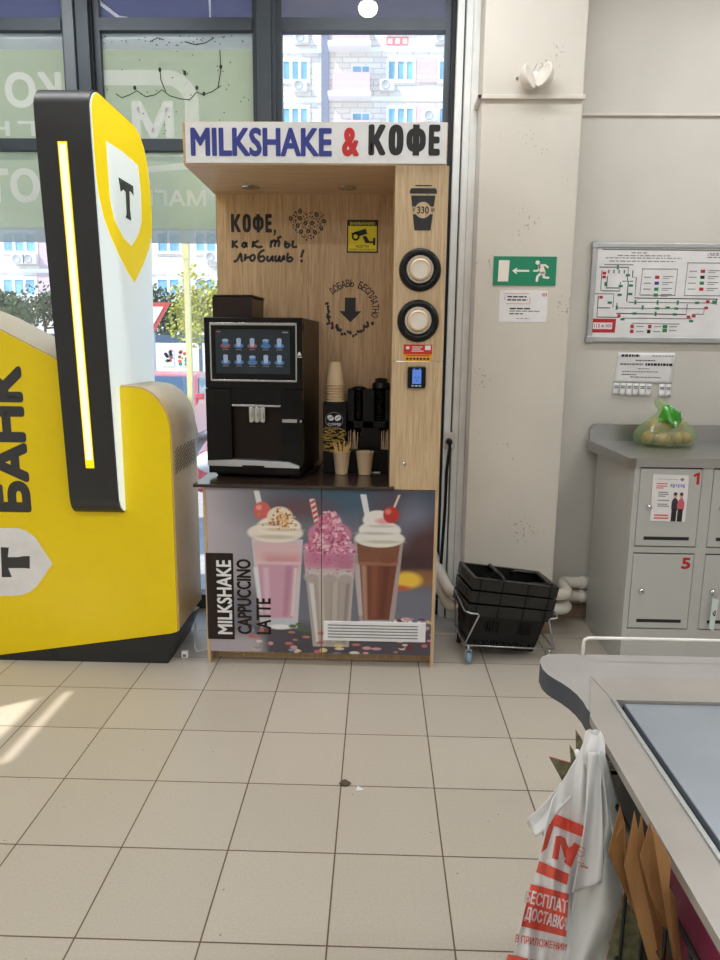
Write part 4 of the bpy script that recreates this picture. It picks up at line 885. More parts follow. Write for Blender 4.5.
for sx in (-1, 1):
    for sy in (-1, 1):
        x, y = (-.185 if sx < 0 else .19), -.121 if sy < 0 else .112; zz = bz0 if sx < 0 else bz1_; rw = .0275 if sx < 0 else .02
        c = MB().box(x-.014, x-.011, y-.012, y+.014, .02, zz-.016, M['zinc']).box(x+.011, x+.014, y-.012, y+.014, .02, zz-.016, M['zinc']).box(x-.014, x+.014, y-.012, y+.014, zz-.02, zz-.015, M['zinc']).tube([(x, y, zz-.018), (x, y, zz)], .006, M['zinc'], 8)
        cs = tl(c, 'caster')
        tl(MB().lathe([(.008, -.011), (rw-.0025, -.010), (rw, -.007), (rw, .007), (rw-.0025, .010), (.008, .011)], M['wheel'] if (sx < 0 and sy < 0) else M['rubber'], Matrix.Translation((x, y, rw)) @ Matrix.Rotation(math.radians(90), 4, 'Y'), 20), 'wheel', cs)
def make_basket(label):
    t = thing('shopping_basket', label, 'basket', BC, BR, 'shopping baskets on the trolley')
    LX, LY, HB = .19, .110, .215; bx, by = .157, .084
    b = MB(); th = .003
    def wall(side, u0, u1, z0, z1):
        def P(u, z, o):
            k = z/HB; hx, hy = bx+(LX-bx)*k, by+(LY-by)*k
            if side == 0: return (-hx+2*hx*u, -hy+o, z)
            if side == 1: return (-hx+2*hx*u, hy-o, z)
            if side == 2: return (-hx+o, -hy+2*hy*u, z)
            return (hx-o, -hy+2*hy*u, z)
        vs = [P(u, z, o) for o in (0, th) for u, z in ((u0, z0), (u1, z0), (u1, z1), (u0, z1))]
        fl = side in (1, 2)
        fs = [(0, 1, 2, 3), (7, 6, 5, 4), (0, 4, 5, 1), (1, 5, 6, 2), (2, 6, 7, 3), (3, 7, 4, 0)]
        b.add(vs, [f[::-1] for f in fs] if fl else fs, M['basket'])
    for sd in range(4):
        n = 18 if sd < 2 else 11
        wall(sd, 0, 1, 0, .016); wall(sd, 0, 1, .038, .082); wall(sd, 0, 1, .14, HB)
        for i in range(n+1): u = .06+.88*i/n; wall(sd, u-.014 if i else 0, u+.014 if i < n else 1, .016, .038)
        groups = ((.2, .4), (.66, .86)) if sd < 2 else ((.3, .7),)
        e = 0
        for g0, g1 in groups:
            wall(sd, e, g0, .082, .14); k = 5
            for i in range(k): u = g0+(g1-g0)*(i+.5)/k; wall(sd, u-(g1-g0)/k*.27, u+(g1-g0)/k*.27, .082, .14)
            e = g1
        wall(sd, e, 1, .082, .14)
    for i in range(9): x = -bx+.02+(2*bx-.04)*i/8; b.box(x-.007, x+.007, -by, by, 0, .004, M['basket'])
    for i in range(6): y = -by+.015+(2*by-.03)*i/5; b.box(-bx, bx, y-.006, y+.006, .0, .0035, M['basket'])
    b.build('body', t, local=True)
    r = MB(); o = .012; z0, z1 = .163, HB
    def ringwall(hx0, hy0, hx1, hy1, za, zb):
        A_ = [(-hx0, -hy0, za), (hx0, -hy0, za), (hx0, hy0, za), (-hx0, hy0, za)]; B_ = [(-hx1, -hy1, zb), (hx1, -hy1, zb), (hx1, hy1, zb), (-hx1, hy1, zb)]
        r.add(A_+B_, [(i, (i+1) % 4, 4+(i+1) % 4, 4+i) for i in range(4)], M['basketr'])
    ringwall(LX+.002, LY+.002, LX+o, LY+o, z0, z0+.001); ringwall(LX+o, LY+o, LX+o+.002, LY+o+.002, z0, z1); ringwall(LX+o+.002, LY+o+.002, LX-.004, LY-.004, z1, z1+.001)
    for sgn in (-1, 1):
        for x in (-.165, -.06, .06, .165): r.box(x-.004, x+.004, sgn*(LY+o+.001)-.003, sgn*(LY+o+.001)+.003, z0, z1, M['basket'])
    r.box(-LX-o-.005, -LX-o, -.06, .06, z0+.012, z1-.012, M['rubber'])
    rb = r.build('rim', t, local=True, bevel=.0015)
    e = MB(); pf = lambda x, z: Vector((x, -LY-o-.004, z))
    pts = [(.05+.013*math.cos(a), z0+.03+.013*math.sin(a)) for a in [i*.4 for i in range(3, 14)]]; e.stroke(pts, .0018, pf, M['rubber']); e.stroke([(.038, z0+.038), (.05, z0+.026), (.066, z0+.040)], .0018, pf, M['rubber'])
    e.build('moulded_mark', rb, local=True)
    for x, lean in ((-.045, -.02), (.05, .1)):
        h = MB(); h.tube([(x, -LY+.006, z1-.02), (x+lean*.6, -LY+.01, z1+.004), (x+lean, -LY+.03, z1+.012), (x+lean, LY-.03, z1+.012), (x+lean*.6, LY-.01, z1+.004), (x, LY-.006, z1-.02)] if lean < 0 else [(x, -LY+.008, z1-.02), (x+.03, -LY+.012, z1-.006), (LX-.02, -LY+.02, z1-.004), (LX-.012, -LY+.035, z1-.004), (LX-.012, LY-.035, z1-.004), (LX-.02, LY-.02, z1-.004), (x+.03, LY-.012, z1-.006), (x, LY-.008, z1-.02)], .009, M['basketr'], 10)
        h.build('handle', t, local=True)
    return t
bk = make_basket('bottom black shopping basket, seated in the wire trolley'); bk.location = BC+Vector((0, 0, .050)); bk.rotation_euler = (0, BT, BR)
for i, lb in enumerate(('middle black shopping basket of the stack of three', 'topmost black shopping basket, its handle lying across the rim')):
    c = copy_tree(bk); c['label'] = lb; c.location = bk.location+Vector((math.sin(BT)*math.cos(BR), math.sin(BT)*math.sin(BR), math.cos(BT)))*.060*(i+1); c.rotation_euler = (0, BT+math.radians(.5*(i+1)), BR)

# ================================================================== THE LOCKERS
LX0, LYF, LYB, LZ = 1.11, 3.0, 3.53, .925
LK = thing('locker_cabinet', 'grey steel bag lockers with red numbers and slots along the wall', 'locker', (1.9, 3.3, 0))
NC = 4; PW = .3125; LX1 = LX0+.02+NC*PW+.02
MB().box(LX0, LX0+.012, LYF+.0199, LYB, .0, LZ, M['locker']).box(LX1-.012, LX1, LYF, LYB, 0, LZ, M['locker']).box(LX0+.012, LX1-.012, LYB-.012, LYB, 0, LZ, M['locker']).box(LX0+.012, LX1-.012, LYF+.02, LYB-.012, .1, .11, M['locker']).build('carcass', LK, bevel=.002)
face = MB()
cols = [LX0+.02+PW*i for i in range(NC)]
rows = [(.573, .922-.0), (.193, .541)]
face.box(LX0, LX0+.022, LYF-.001, LYF+.02, 0, LZ, M['locker'])
for i in range(NC): face.box(cols[i]+PW-.044, cols[i]+PW+.002, LYF-.001, LYF+.02, .0, LZ, M['locker'])
face.box(LX0+.0221, LX1, LYF-.0005, LYF+.02, 0, .19, M['locker']); face.box(LX0+.0221, LX1, LYF-.0005, LYF+.02, .544, .570, M['locker']); face.box(LX0+.014, LX1-.014, LYF+.012, LYF+.02, .19, LZ, M['lockin'])
face.build('front_frame', LK)
for i in range(NC):
    for j, (z0, z1) in enumerate(rows):
        x0, x1 = cols[i]+.004, cols[i]+PW-.047
        d = MB().box(x0, x1, LYF-.004, LYF+.011, z0+.003, z1-.004, M['locker'])
        if i == 0 and j == 1: d.text('5', (x1-.052, x1-.012, z1-.068, z1-.016), onY(LYF-.004), M['lnum'], .05)
        if i == 0 and j == 0: d.poly([(x1-.022, z1-.07), (x1-.010, z1-.07), (x1-.010, z1-.018), (x1-.020, z1-.018), (x1-.036, z1-.028), (x1-.036, z1-.039), (x1-.022, z1-.033)], onY(LYF-.004), M['lnum'])
        dr = d.build('door', LK, bevel=.0015)
        if i == 0: dr['label'] = 'locker door numbered %s in red' % ('1' if j == 0 else '5')
        p = Vector((x0+.047, LYF-.004, z0+.175)); T = Matrix.Translation(p) @ RX
        MB().lathe([(.0135, 0), (.0135, .003), (.009, .010), (.0, .010)], M['chrome'], T, 20).box(p.x-.001, p.x+.001, p.y-.0108, p.y-.0095, p.z-.004, p.z+.004, M['ink']).build('lock', dr)
        MB().box(x0+.035, x1-.03, LYF-.0047, LYF-.0035, z0+.03, z0+.045, M['ink']).build('slot', dr)
TZ = .966
tr = MB().box(LX0-.035, LX1+.02, LYF-.012, 3.595, TZ-.004, TZ, M['steel']).box(LX0-.001, LX1+.02, LYF-.012, LYF-.008, TZ-.04, TZ-.004, M['steel'])
tr.prism([(LX0-.035, 3.595, TZ-.05), (LX0-.03, LYF+.06, TZ-.05), (LX0-.001, LYF-.008, TZ-.05), (LX0-.001, 3.595, TZ-.05)], (0, 0, .046), M['steel'])
tr.build('worktop', LK)['label'] = 'brushed steel top'
bs = [(LX0-.03, TZ-.03), (LX0-.03, TZ+.055)]+[(LX0-.03+.03*(1-math.cos(a)), TZ+.055+.03*math.sin(a)) for a in (.4, .8, 1.2, 1.57)]+[(LX1, TZ+.085), (LX1, TZ-.03)]
MB().prism([(x, 3.57, z) for x, z in bs], (0, .022, 0), M['steel']).build('upstand', LK, bevel=.002)
# flyer on door 1
c4 = [at_y(653, 474, LYF-.0055), at_y(689, 475, LYF-.0055), at_y(685, 522, LYF-.0055), at_y(650, 521, LYF-.0055)]
def flp(u, v): return c4[3].lerp(c4[2], u).lerp(c4[0].lerp(c4[1], u), v)
f = MB(); nu, nv = 76, 100
o = f.grid(lambda u, v: flp(u, v)+Vector((0, -.0006-.004*math.sin(3*v)*u, 0)), nu, nv, M['flyer'])
U, V = np.meshgrid(np.linspace(0, 1, nu), np.linspace(0, 1, nv)); U = U.ravel(); V = V.ravel(); Cc = np.tile(np.array(lin((232, 228, 230))), (nu*nv, 1))
def fe(cx, cy, rx, ry, c): Cc[((U-cx)/rx)**2+((V-cy)/ry)**2 < 1] = lin(c)
def fr_(a, b_, c_, d_, c): Cc[(U > a) & (U < b_) & (V > c_) & (V < d_)] = lin(c)
for cx, body, leg in ((.66, (52, 46, 52), (32, 32, 40)), (.83, (206, 96, 112), (30, 30, 34))):
    fe(cx, .35, .10, .16, body); fr_(cx-.075, cx+.07, .0, .28, leg); fe(cx, .56, .05, .055, (206, 164, 140)); fe(cx, .595, .05, .035, (60, 40, 34))
for y in (.80, .755, .71): fr_(.12, .42-.1*(y < .73), y-.012, y+.012, (206, 60, 60))
for k in range(6): fr_(.5+.07*k, .55+.07*k, .74-.02*(k % 2), .80, (130, 150, 200))
for y in (.9,): fr_(.15, .72, y-.01, y+.008, (150, 150, 156)); fe(.82, .9, .05, .03, (120, 120, 126))
for y, a in ((.62, .45), (.58, .48), (.54, .4), (.45, .5), (.37, .46), (.33, .5)): fr_(.18, a, y-.008, y+.008, (110, 116, 140))
fr_(.1, .5, .12, .145, (206, 70, 70)); fr_(.1, .52, .06, .085, (206, 70, 70))
f.cols[o] = Cc
place(f, 'flyer', 'paper flyer with two standing people taped to locker door 1', 'flyer', solid=.0006)
# key with tag in the lock of the next door
kx = cols[1]+.004+.047; kz = .193+.175
t = thing('key_tag', 'key with a hanging white tag in the lower locker door at the picture edge', 'key', (kx, LYF-.015, kz))
MB().tube([(kx, LYF-.012, kz), (kx, LYF-.034, kz)], .003, M['zinc'], 8).tube([(kx+.010*math.cos(a), LYF-.034, kz-.008+.010*math.sin(a)) for a in [i*.5 for i in range(13)]], .0018, M['zinc'], 6, True).build('key', t)
q = MB().prism([(kx-.012, LYF-.030, kz-.015), (kx+.016, LYF-.030, kz-.024), (kx+.006, LYF-.030, kz-.168), (kx-.014, LYF-.030, kz-.158)], (0, -.003, 0), M['tag']); q.text('6', (kx-.007, kx+.008, kz-.10, kz-.072), onY(LYF-.033), M['ink'], .03, rot=90); q.build('tag', t)

# bag of onions on the lockers
OB = Vector((1.395, 3.42, TZ+.001))
rr = random.Random(11); spots = [(-.088, -.02, .036), (-.03, -.055, .037), (.035, -.05, .038), (.088, -.02, .037), (-.055, .04, .036), (.015, .03, .036), (.075, .045, .035), (-.03, -.008, .034), (.055, -.004, .096), (-.005, -.02, .10), (-.055, -.01, .094), (.03, .03, .10), (.0, .0, .145)]
where = ['at the outer end of the bag, on the tray', 'low at the front of the bag', 'low at the front of the bag', 'at the other end, on the tray', 'low at the back of the bag', 'low at the back of the bag', 'low at the back of the bag', 'low in the middle', 'in the second layer of the bag', 'in the second layer of the bag', 'in the second layer of the bag', 'in the second layer of the bag', 'topmost in the bag']
for i, (x, y, z) in enumerate(spots):
    q = MB(); r = .033+.003*math.sin(i*2)
    q.lathe([(.0, -r*.92), (r*.5, -r*.8), (r*.88, -r*.42), (r, 0), (r*.86, r*.48), (r*.5, r*.78), (r*.2, r*.95), (r*.1, r*1.15), (.0, r*1.2)], M['onion'], n=22)
    ob = q.build('onion'); ob.location = OB+Vector((x, y, z)); ob.rotation_euler = (rr.uniform(-.9, .9), rr.uniform(-.9, .9), 0); tag(ob, 'yellow-brown onion inside the green film bag on the lockers', 'onion', 'onions in the green bag')
t = thing('produce_bag', 'knotted green film bag of onions lying on the steel locker top', 'bag', OB)
bp_ = [(0, .10), (.008, .128), (.035, .142), (.07, .136), (.105, .11), (.135, .078), (.16, .045), (.175, .026), (.19, .022), (.205, .03), (.225, .026), (.24, .012)]
def bagp(u, v):
    a = 2*math.pi*u; k = v*(len(bp_)-1); i = min(int(k), len(bp_)-2); f_ = k-i; z = bp_[i][0]*(1-f_)+bp_[i+1][0]*f_; r = bp_[i][1]*(1-f_)+bp_[i+1][1]*f_
    nn = noise.noise(Vector((math.cos(a)*2.2, math.sin(a)*2.2, z*16)))*.012+.006*math.sin(a*9+z*40)*(1-.5*v)
    r = max(.004, r+nn*(.4+v*.5)); lean = -.05*max(0, (z-.15)/.09)
    return Vector((r*math.cos(a)*1.04+lean, r*math.sin(a)*.78, max(z, 0)*.93))
q = MB(); q.grid(bagp, 60, 34, M['baggreen']); q.build('film', t, local=True)
def knot(u, v):
    x = -.05+.095*u; z = .118+.075*v+.012*math.sin(6*u); return Vector((x+.02*v-.01, -.066+.03*v+.012*math.sin(9*u+5*v)-.028*(1-abs(2*u-1)), z-.02*u))
q = MB(); q.grid(knot, 14, 10, M['baggreen2']); q.build('folded_top', t, local=True, solid=.0015)['label'] = 'bright green folded layer of the bag'

# ================================================================== SIGNS ON COLUMN AND WALL
def card(name, label, cat, x0, y0, x1, y1, Y, base, draw, th=.003, tilt=0, group=None):
    X0, X1, Z0, Z1 = rect(x0, y0, x1, y1, Y); w, h = X1-X0, Z1-Z0
    d = MB().box(X0, X1, Y-th, Y-.0002, Z0, Z1, base); dd = [0]
    def q(a, e, lift=.0006): return Vector((X0+a*w, Y-th-lift, Z0+e*h))
    draw(d, q, w, h)
    ob = place(d, name, label, cat, group, loc=(X0+w/2, Y, Z0+h/2)); ob.rotation_euler = (0, math.radians(tilt), 0); return ob
def exit_sign(d, q, w, h):
    p = lambda x, y: q((x-75)/565, 1-(y-100)/268)
    d.add([p(*v) for v in ((122, 136), (118, 333), (213, 333), (218, 136))], [(0, 1, 2, 3)], M['cupin'])
    d.add([p(*v) for v in ((244, 232), (285, 204), (292, 210), (276, 223), (398, 223), (398, 242), (278, 242), (292, 256), (283, 264))][::-1], [tuple(range(9))], M['cupin'])
    d.disc((470-75)/565, 1-(156-100)/268, .036, .076, q, M['cupin'], 18)
    for pts, wd in (([(490, 190), (505, 220), (512, 255)], .15), ):
        pass
    def limb(pts, r):
        V = []; 
        for i in range(len(pts)-1):
            (xa, ya), (xb, yb_) = pts[i], pts[i+1]; L_ = math.hypot(xb-xa, yb_-ya); nx, ny = -(yb_-ya)/L_*r, (xb-xa)/L_*r
            d.add([p(xa+nx, ya+ny), p(xb+nx, yb_+ny), p(xb-nx, yb_-ny), p(xa-nx, ya-ny)], [(3, 2, 1, 0)], M['cupin'])
        for (x, y) in pts: d.disc((x-75)/565, 1-(y-100)/268, r/565, r/268, lambda a, e: q(a, e, .0008), M['cupin'], 12)
    limb([(500, 192), (522, 250)], 24); limb([(488, 182), (538, 178), (562, 198)], 9); limb([(490, 200), (474, 232), (440, 232)], 9)
    limb([(505, 252), (474, 284), (470, 325)], 11); limb([(528, 250), (532, 292), (572, 295)], 10)
card('exit_sign', 'green exit sign with running man and arrow on the column', 'sign', 493.2, 256.5, 556, 285.5, YC, M['green'], exit_sign, .004)
def notice(d, q, w, h):
    q2 = lambda a, e: q(a, e)
    def ln(a, b_, y, c, t=.018): d.add([q(a, y-t), q(b_, y-t), q(b_, y+t), q(a, y+t)], [(0, 1, 2, 3)], M[c])
    ln(.1, .62, .9, 'coral', .007); ln(.1, .62, .58, 'coral', .007); d.add([q(.1, .72), q(.115, .72), q(.115, .9), q(.1, .9)], [(0, 1, 2, 3)], M['coral']); d.add([q(.62, .58), q(.635, .58), q(.635, .78), q(.62, .78)], [(0, 1, 2, 3)], M['coral'])
    z = lambda a, e: q(a, e)
    d.text('ВЫХОД ИЗ ЗАЛА', (.16, .56, .77, .82), z, M['ink'], .02); d.text('НЕ ЗАГОРОЖДАТЬ', (.16, .58, .66, .71), z, M['ink'], .02)
    ln(.22, .66, .425, 'ink', .017); ln(.22, .86, .345, 'greyp', .014); ln(.22, .5, .26, 'ink', .014); ln(.36, .64, .11, 'greyp', .01)
    d.stroke([(.88, .84), (.96, .84), (.96, .92), (.88, .92)], .02, z, M['coral'], True)
def notice(d, q, w, h):
    def ln(a, b_, y, c, t=.018, dash=0):
        k = a
        while k < b_:
            e = min(b_, k+(dash or 1)); d.add([q(k, y-t), q(e, y-t), q(e, y+t), q(k, y+t)], [(0, 1, 2, 3)], M[c]); k = e+.018
    d.stroke([(.11, .7), (.11, .9), (.62, .9)], .014, q, M['coral']); d.stroke([(.14, .58), (.635, .58), (.635, .78)], .014, q, M['coral'])
    ln(.16, .56, .8, 'ink', .022, .1); ln(.16, .58, .70, 'ink', .022, .085); ln(.22, .66, .425, 'ink', .022, .13); ln(.22, .86, .345, 'greyp', .016, .11); ln(.22, .5, .26, 'ink', .017, .09); ln(.36, .64, .11, 'greyp', .01, .07)
    d.stroke([(.89, .83), (.97, .83), (.97, .91), (.89, .91)], .02, q, M['coral'], True); d.stroke([(.9, .865), (.96, .865)], .02, q, M['coral'])
card('paper_notice', 'white paper notice with a red bracket under the exit sign', 'notice', 499.2, 290.5, 547.2, 322, YC, M['paper'], notice, .0012)
# evacuation plan
PX = rect(591, 246, 735, 340, YW)
E_ = thing('evacuation_plan', 'framed evacuation plan with green routes on the wall above the lockers', 'wall plan', ((PX[0]+PX[1])/2, YW, (PX[2]+PX[3])/2))
X0, X1, Z0, Z1 = PX; w, h = X1-X0, Z1-Z0
sh_ = MB().box(X0+.01, X1-.01, YW-.012, YW-.0005, Z0+.01, Z1-.01, M['paper']); fq = lambda a, e, l=.0006: Vector((X0+a*w, YW-.012-l, Z0+e*h))
cp = lambda x, y: ((x-60)/ (735-60)*(130/144.), 1-(y-55)/480)      # sketch coordinates to fractions
def LN(pts, c, wd=.004):
    P = [fq(*cp(*p)) for p in pts]; sh_.stroke([(p.x, p.z) for p in P], wd, lambda x, z: Vector((x, YW-.0127, z)), M[c])
def BX(x, y, c, rx=10, ry=6): a = [fq(*cp(*p), .0012) for p in ((x-rx, y+ry), (x+rx, y+ry), (x+rx, y-ry), (x-rx, y-ry))]; sh_.add(a, [(0, 1, 2, 3)], M[c])
LN([(100, 76), (720, 78)], 'greyp', .005)
rr = random.Random(5)
for y, a, b_ in ((92, 250, 330), (106, 180, 450), (118, 120, 510), (134, 140, 480), (92, 650, 720), (100, 640, 720), (112, 640, 720)):
    x = a
    while x < b_: l = rr.uniform(8, 30); LN([(x, y), (min(b_, x+l), y)], 'greyp', .0045); x += l+6
for pts in ([(90, 165), (240, 165), (240, 235), (270, 235)], [(115, 152), (265, 152)], [(110, 285), (205, 285), (205, 240)], [(105, 180), (105, 285)], [(130, 270), (200, 270)], [(135, 210), (135, 265)], [(75, 300), (175, 300), (175, 370)], [(95, 310), (95, 420), (215, 420)], [(95, 372), (160, 372)],
            [(265, 180), (265, 215), (285, 215), (285, 320), (715, 322)], [(195, 345), (195, 380)], [(195, 372), (660, 372)], [(255, 342), (690, 342)], [(195, 400), (560, 402), (560, 350)], [(230, 424), (590, 424), (590, 400), (650, 400), (650, 372)], [(215, 235), (245, 235), (245, 340)], [(710, 322), (710, 350)]): LN(pts, 'greyp' if rr.random() < .35 else 'ink', .0045)
for x, y in ((185, 165), (205, 305), (260, 300), (260, 257), (127, 250), (157, 345), (290, 342), (405, 342), (510, 342), (610, 342), (330, 368), (460, 368), (405, 372), (505, 372), (195, 370), (290, 400), (400, 400), (500, 402), (240, 205), (207, 260), (230, 430), (588, 436)): BX(x, y, 'greens', 11, 6) if rr.random() < .7 else BX(x, y, 'greens', 5, 11)
for x, y in ((118, 195), (118, 215), (110, 318), (210, 412), (572, 414), (600, 410), (660, 368), (665, 335)): BX(x, y, 'lnum', 9, 7)
for i in range(4): BX(140+27*i, 187, 'greyp', 4, 9)
BX(700, 338, 'greens', 12, 9)
for x0_, y0_, x1_, y1_ in ((310, 172, 495, 305), (540, 140, 730, 305)):
    LN([(x0_, y0_), (x1_, y0_)], 'greyp', .004); LN([(x0_, y1_), (x1_, y1_)], 'greyp', .004); LN([(x0_+4, y0_), (x0_, y1_)], 'greyp', .003); LN([(x1_, y0_), (x1_-4, y1_)], 'greyp', .003)
    for i, c in enumerate(('lnum', 'ink', 'greens', 'lnum') if x0_ > 500 else ('lnum', 'blue', 'greens', 'greens')):
        y = y0_+42+i*30; xm = (x0_+x1_)/2-10; BX(xm, y, c, 11, 8); LN([(x0_+15, y), (xm-30, y)], 'greyp', .004); LN([(xm+28, y-4), (x1_-20, y-4)], 'greyp', .004); LN([(xm+28, y+6), (x1_-40, y+6)], 'greyp', .003)
LN([(280, 450), (530, 452)], 'greyp', .004)
for x, y, c in ((283, 466, 'lnum'), (283, 492, 'lnum'), (375, 466, 'lnum'), (372, 492, 'ink'), (455, 466, 'greens'), (455, 486, 'greens')): BX(x, y, c, 12 if c == 'greens' else 9, 9); LN([(x+22, y), (x+62, y)], 'greyp', .004)
a = [fq(*cp(*p), .0004) for p in ((62, 500), (195, 500), (197, 428), (62, 428))]; sh_.add(a, [(0, 1, 2, 3)], M['lnum']); a = [fq(*cp(*p), .0009) for p in ((78, 482), (178, 482), (179, 448), (78, 448))]; sh_.add(a, [(0, 1, 2, 3)], M['paper'])
c_ = [fq(*cp(84, 473)), fq(*cp(172, 455))]; sh_.text('112 и 101', (c_[0].x, c_[1].x, c_[0].z, c_[1].z), lambda x, z: Vector((x, YW-.0135, z)), M['lnum'], .03)
sh_.build('plan_sheet', E_)
fr = MB(); fw_ = .024
fr.box(X0-.006, X1+.006, YW-.02, YW-.0005, Z1-.012, Z1+.012, M['alu']).box(X0-.006, X1+.006, YW-.02, YW-.0005, Z0-.014, Z0+.014, M['alu']).box(X0-.012, X0+.014, YW-.021, YW-.0005, Z0-.01, Z1+.01, M['alu']).box(X1-.014, X1+.012, YW-.021, YW-.0005, Z0-.01, Z1+.01, M['alu'])
fr.build('snap_frame', E_, bevel=.005)
cn = MB()
for x in (X0, X1):
    for z in (Z0, Z1): cn.box(x-.018, x+.018, YW-.024, YW-.0005, z-.018, z+.018, M['alu'])
cn.build('corner_cap', E_, bevel=.008)
# tear-off sheet
c4b = [at_y(618.5, 352.5, YW-.003), at_y(675.5, 353, YW-.003), at_y(670.5, 396.5, YW-.003), at_y(611.5, 394.5, YW-.003)]
tp = lambda u, v, l=0: c4b[3].lerp(c4b[2], u).lerp(c4b[0].lerp(c4b[1], u), v)-Vector((0, l+.006*max(0, .3-v), 0))
q = MB(); q.grid(lambda u, v: tp(u, .28+.72*v), 12, 10, M['paper'])
rr = random.Random(6)
def tl_(a, b_, y, c, t=.012):
    x = a
    while x < b_:
        l = rr.uniform(.02, .06); e = min(b_, x+l); q.add([tp(x, y-t, .0012), tp(e, y-t, .0012), tp(e, y+t, .0012), tp(x, y+t, .0012)], [(0, 1, 2, 3)], M[c]); x = e+.012
tl_(.06, .38, .93, 'ink', .028); tl_(.6, .98, .93, 'greyp', .01); tl_(.32, .66, .82, 'ink', .012); tl_(.06, .46, .73, 'greyp', .02); tl_(.5, .97, .73, 'ink', .028); tl_(.38, .58, .63, 'greyp', .01)
tl_(.12, .74, .56, 'greyp', .01); tl_(.12, .36, .49, 'ink', .01); tl_(.27, .8, .43, 'greyp', .012)
q = q
place(q, 'tear_off_notice', 'white paper notice with tear-off strips below the evacuation plan', 'notice', solid=.0004)
nt_ = bpy.data.objects['tear_off_notice']
sp_ = MB()
for i in range(9):
    if i == 6: continue
    u0, u1 = i/9+.006, (i+1)/9-.006
    s_ = MB(); s_.grid(lambda u, v: tp(u0+(u1-u0)*u, .28*v, .0006)-Vector((0, .012*(1-v)**2*(.3+.7*((i*37) % 5)/4), 0)), 3, 5, M['paper'])
    for yy in (.2, .16): s_.add([tp(u0+.015, yy, .004), tp(u1-.015, yy, .004), tp(u1-.015, yy+.02, .004), tp(u0+.015, yy+.02, .004)], [(0, 1, 2, 3)], M['greyp'])
    s_.build('tear_strip', nt_, solid=.0004)
# twin lamp head on the column
p = at_y(534, 80, YC); t = thing('twin_sensor', 'small white twin-headed emergency lamp high on the column', 'lamp', p)
MB().lathe([(.03, 0), (.03, .02), (.022, .03), (.0, .03)], M['white'], Matrix.Translation(p+Vector((0, .0, .0))) @ RX, 24).build('base', t)
for s_ in (-1, 1):
    q = p+Vector((s_*.037, -.05, -.004+.004*s_)); T = Matrix.Translation(q) @ Matrix.Rotation(math.radians(s_*20), 4, 'Y') @ Matrix.Rotation(math.radians(s_*(-52)), 4, 'Z') @ RX @ Matrix.Scale(1.35, 4, (0, 1, 0)) @ Matrix.Scale(1.5, 4, (0, 0, 1))
    MB().lathe([(.0, -.022), (.018, -.020), (.032, -.010), (.039, .002), (.040, .008), (.036, .010), (.030, .006), (.0, .006)], M['trimw'], T, 28).build('lamp_head', t)
MB().tube([p+Vector((-.01, -.02, .02)), p+Vector((.0, -.05, .05)), p+Vector((.02, -.05, .055)), p+Vector((.03, -.035, .04))], .0022, M['trimw'], 6).build('wire', t)
for s_ in (-1, 1): MB().tube([p+Vector((s_*.075, 0, .006)), p+Vector((s_*.075, -.006, .006))], .006, M['greyp'], 10).build('screw', t)

# ================================================================== THE CHECKOUT COUNTER
ZK = .88
CK = thing('checkout_counter', 'grey checkout counter with rounded end, steel edge and blue-grey belt', 'counter', (.65, .4, 0))
XO, XI = .316, .364
tongue = [(.95, 1.168), (.33, 1.168), (.305, 1.164), (.291, 1.152), (.284, 1.131)]+[(lambda p: (p.x, p.y))(at_z(x, y, ZK)) for x, y in ((543, 669), (548, 674), (554, 678), (562, 682.5), (570, 688), (577, 694), (583, 701), (587, 708))]+[(.325, .93), (.35, .93), (.35, 1.0), (.95, 1.0)]
MB().prism([(x, y, ZK-.036) for x, y in tongue], (0, 0, .035), M['lam'], side=M['band']).build('end_top', CK, bevel=.001)['label'] = 'grey laminate end with slate edge band'
e = MB(); e.prism([(XO, -.5, ZK+.001), (XI, -.5, ZK+.001), (XI, .999, ZK+.001), (.355, 1.078, ZK+.001), (XO, .949, ZK+.001)], (0, 0, -.012), M['ssteel']); e.prism([(.3555, 1.078, ZK+.0016), (XI+.0004, .999, ZK+.0016), (.95, .999, ZK+.0016), (.95, 1.078, ZK+.0016)], (0, 0, -.012), M['ssteel'])
e.build('steel_top', CK)['label'] = 'satin metal frame'
MB().box(XI-.002, XI+.005, -.5, 1.002, ZK-.03, ZK+.004, M['alu']).build('edge_trim', CK, bevel=.002)
MB().box(XI+.005, XI+.018, -.5, .998, ZK-.04, ZK-.03, M['ink']).build('gap_seal', CK)
MB().box(XI+.0175, .95, -.5, .998, ZK-.03, ZK-.003, M['belt']).build('belt', CK, bevel=.002)['label'] = 'blue-grey conveyor belt'
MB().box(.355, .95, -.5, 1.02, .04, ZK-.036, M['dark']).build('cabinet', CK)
rl = MB(); yr = 1.163; rl.tube([(.366, yr, ZK-.01), (.366, yr, ZK+.022), (.367, yr, ZK+.028), (.373, yr, ZK+.0315), (.38, yr, ZK+.032), (.95, yr, ZK+.032)], .0028, M['rail'], 10); rl.build('rail', CK)['label'] = 'white wire rail'
rk = MB()
for z in (.50, .62, .74, .81):
    rk.tube([(.352, .2, z), (.325, .2, z), (.325, .92, z), (.352, .92, z)], .003, M['dark'], 6)
for i in range(13): y = .22+.057*i; rk.tube([(.325, y, .5), (.325, y, .812)], .0022, M['dark'], 6)
rk.tube([(.352, .90, ZK-.045), (.30, .895, ZK-.04), (.285, .893, ZK-.03), (.282, .892, ZK-.02)], .004, M['white'], 8)
rk.build('side_rack', CK)
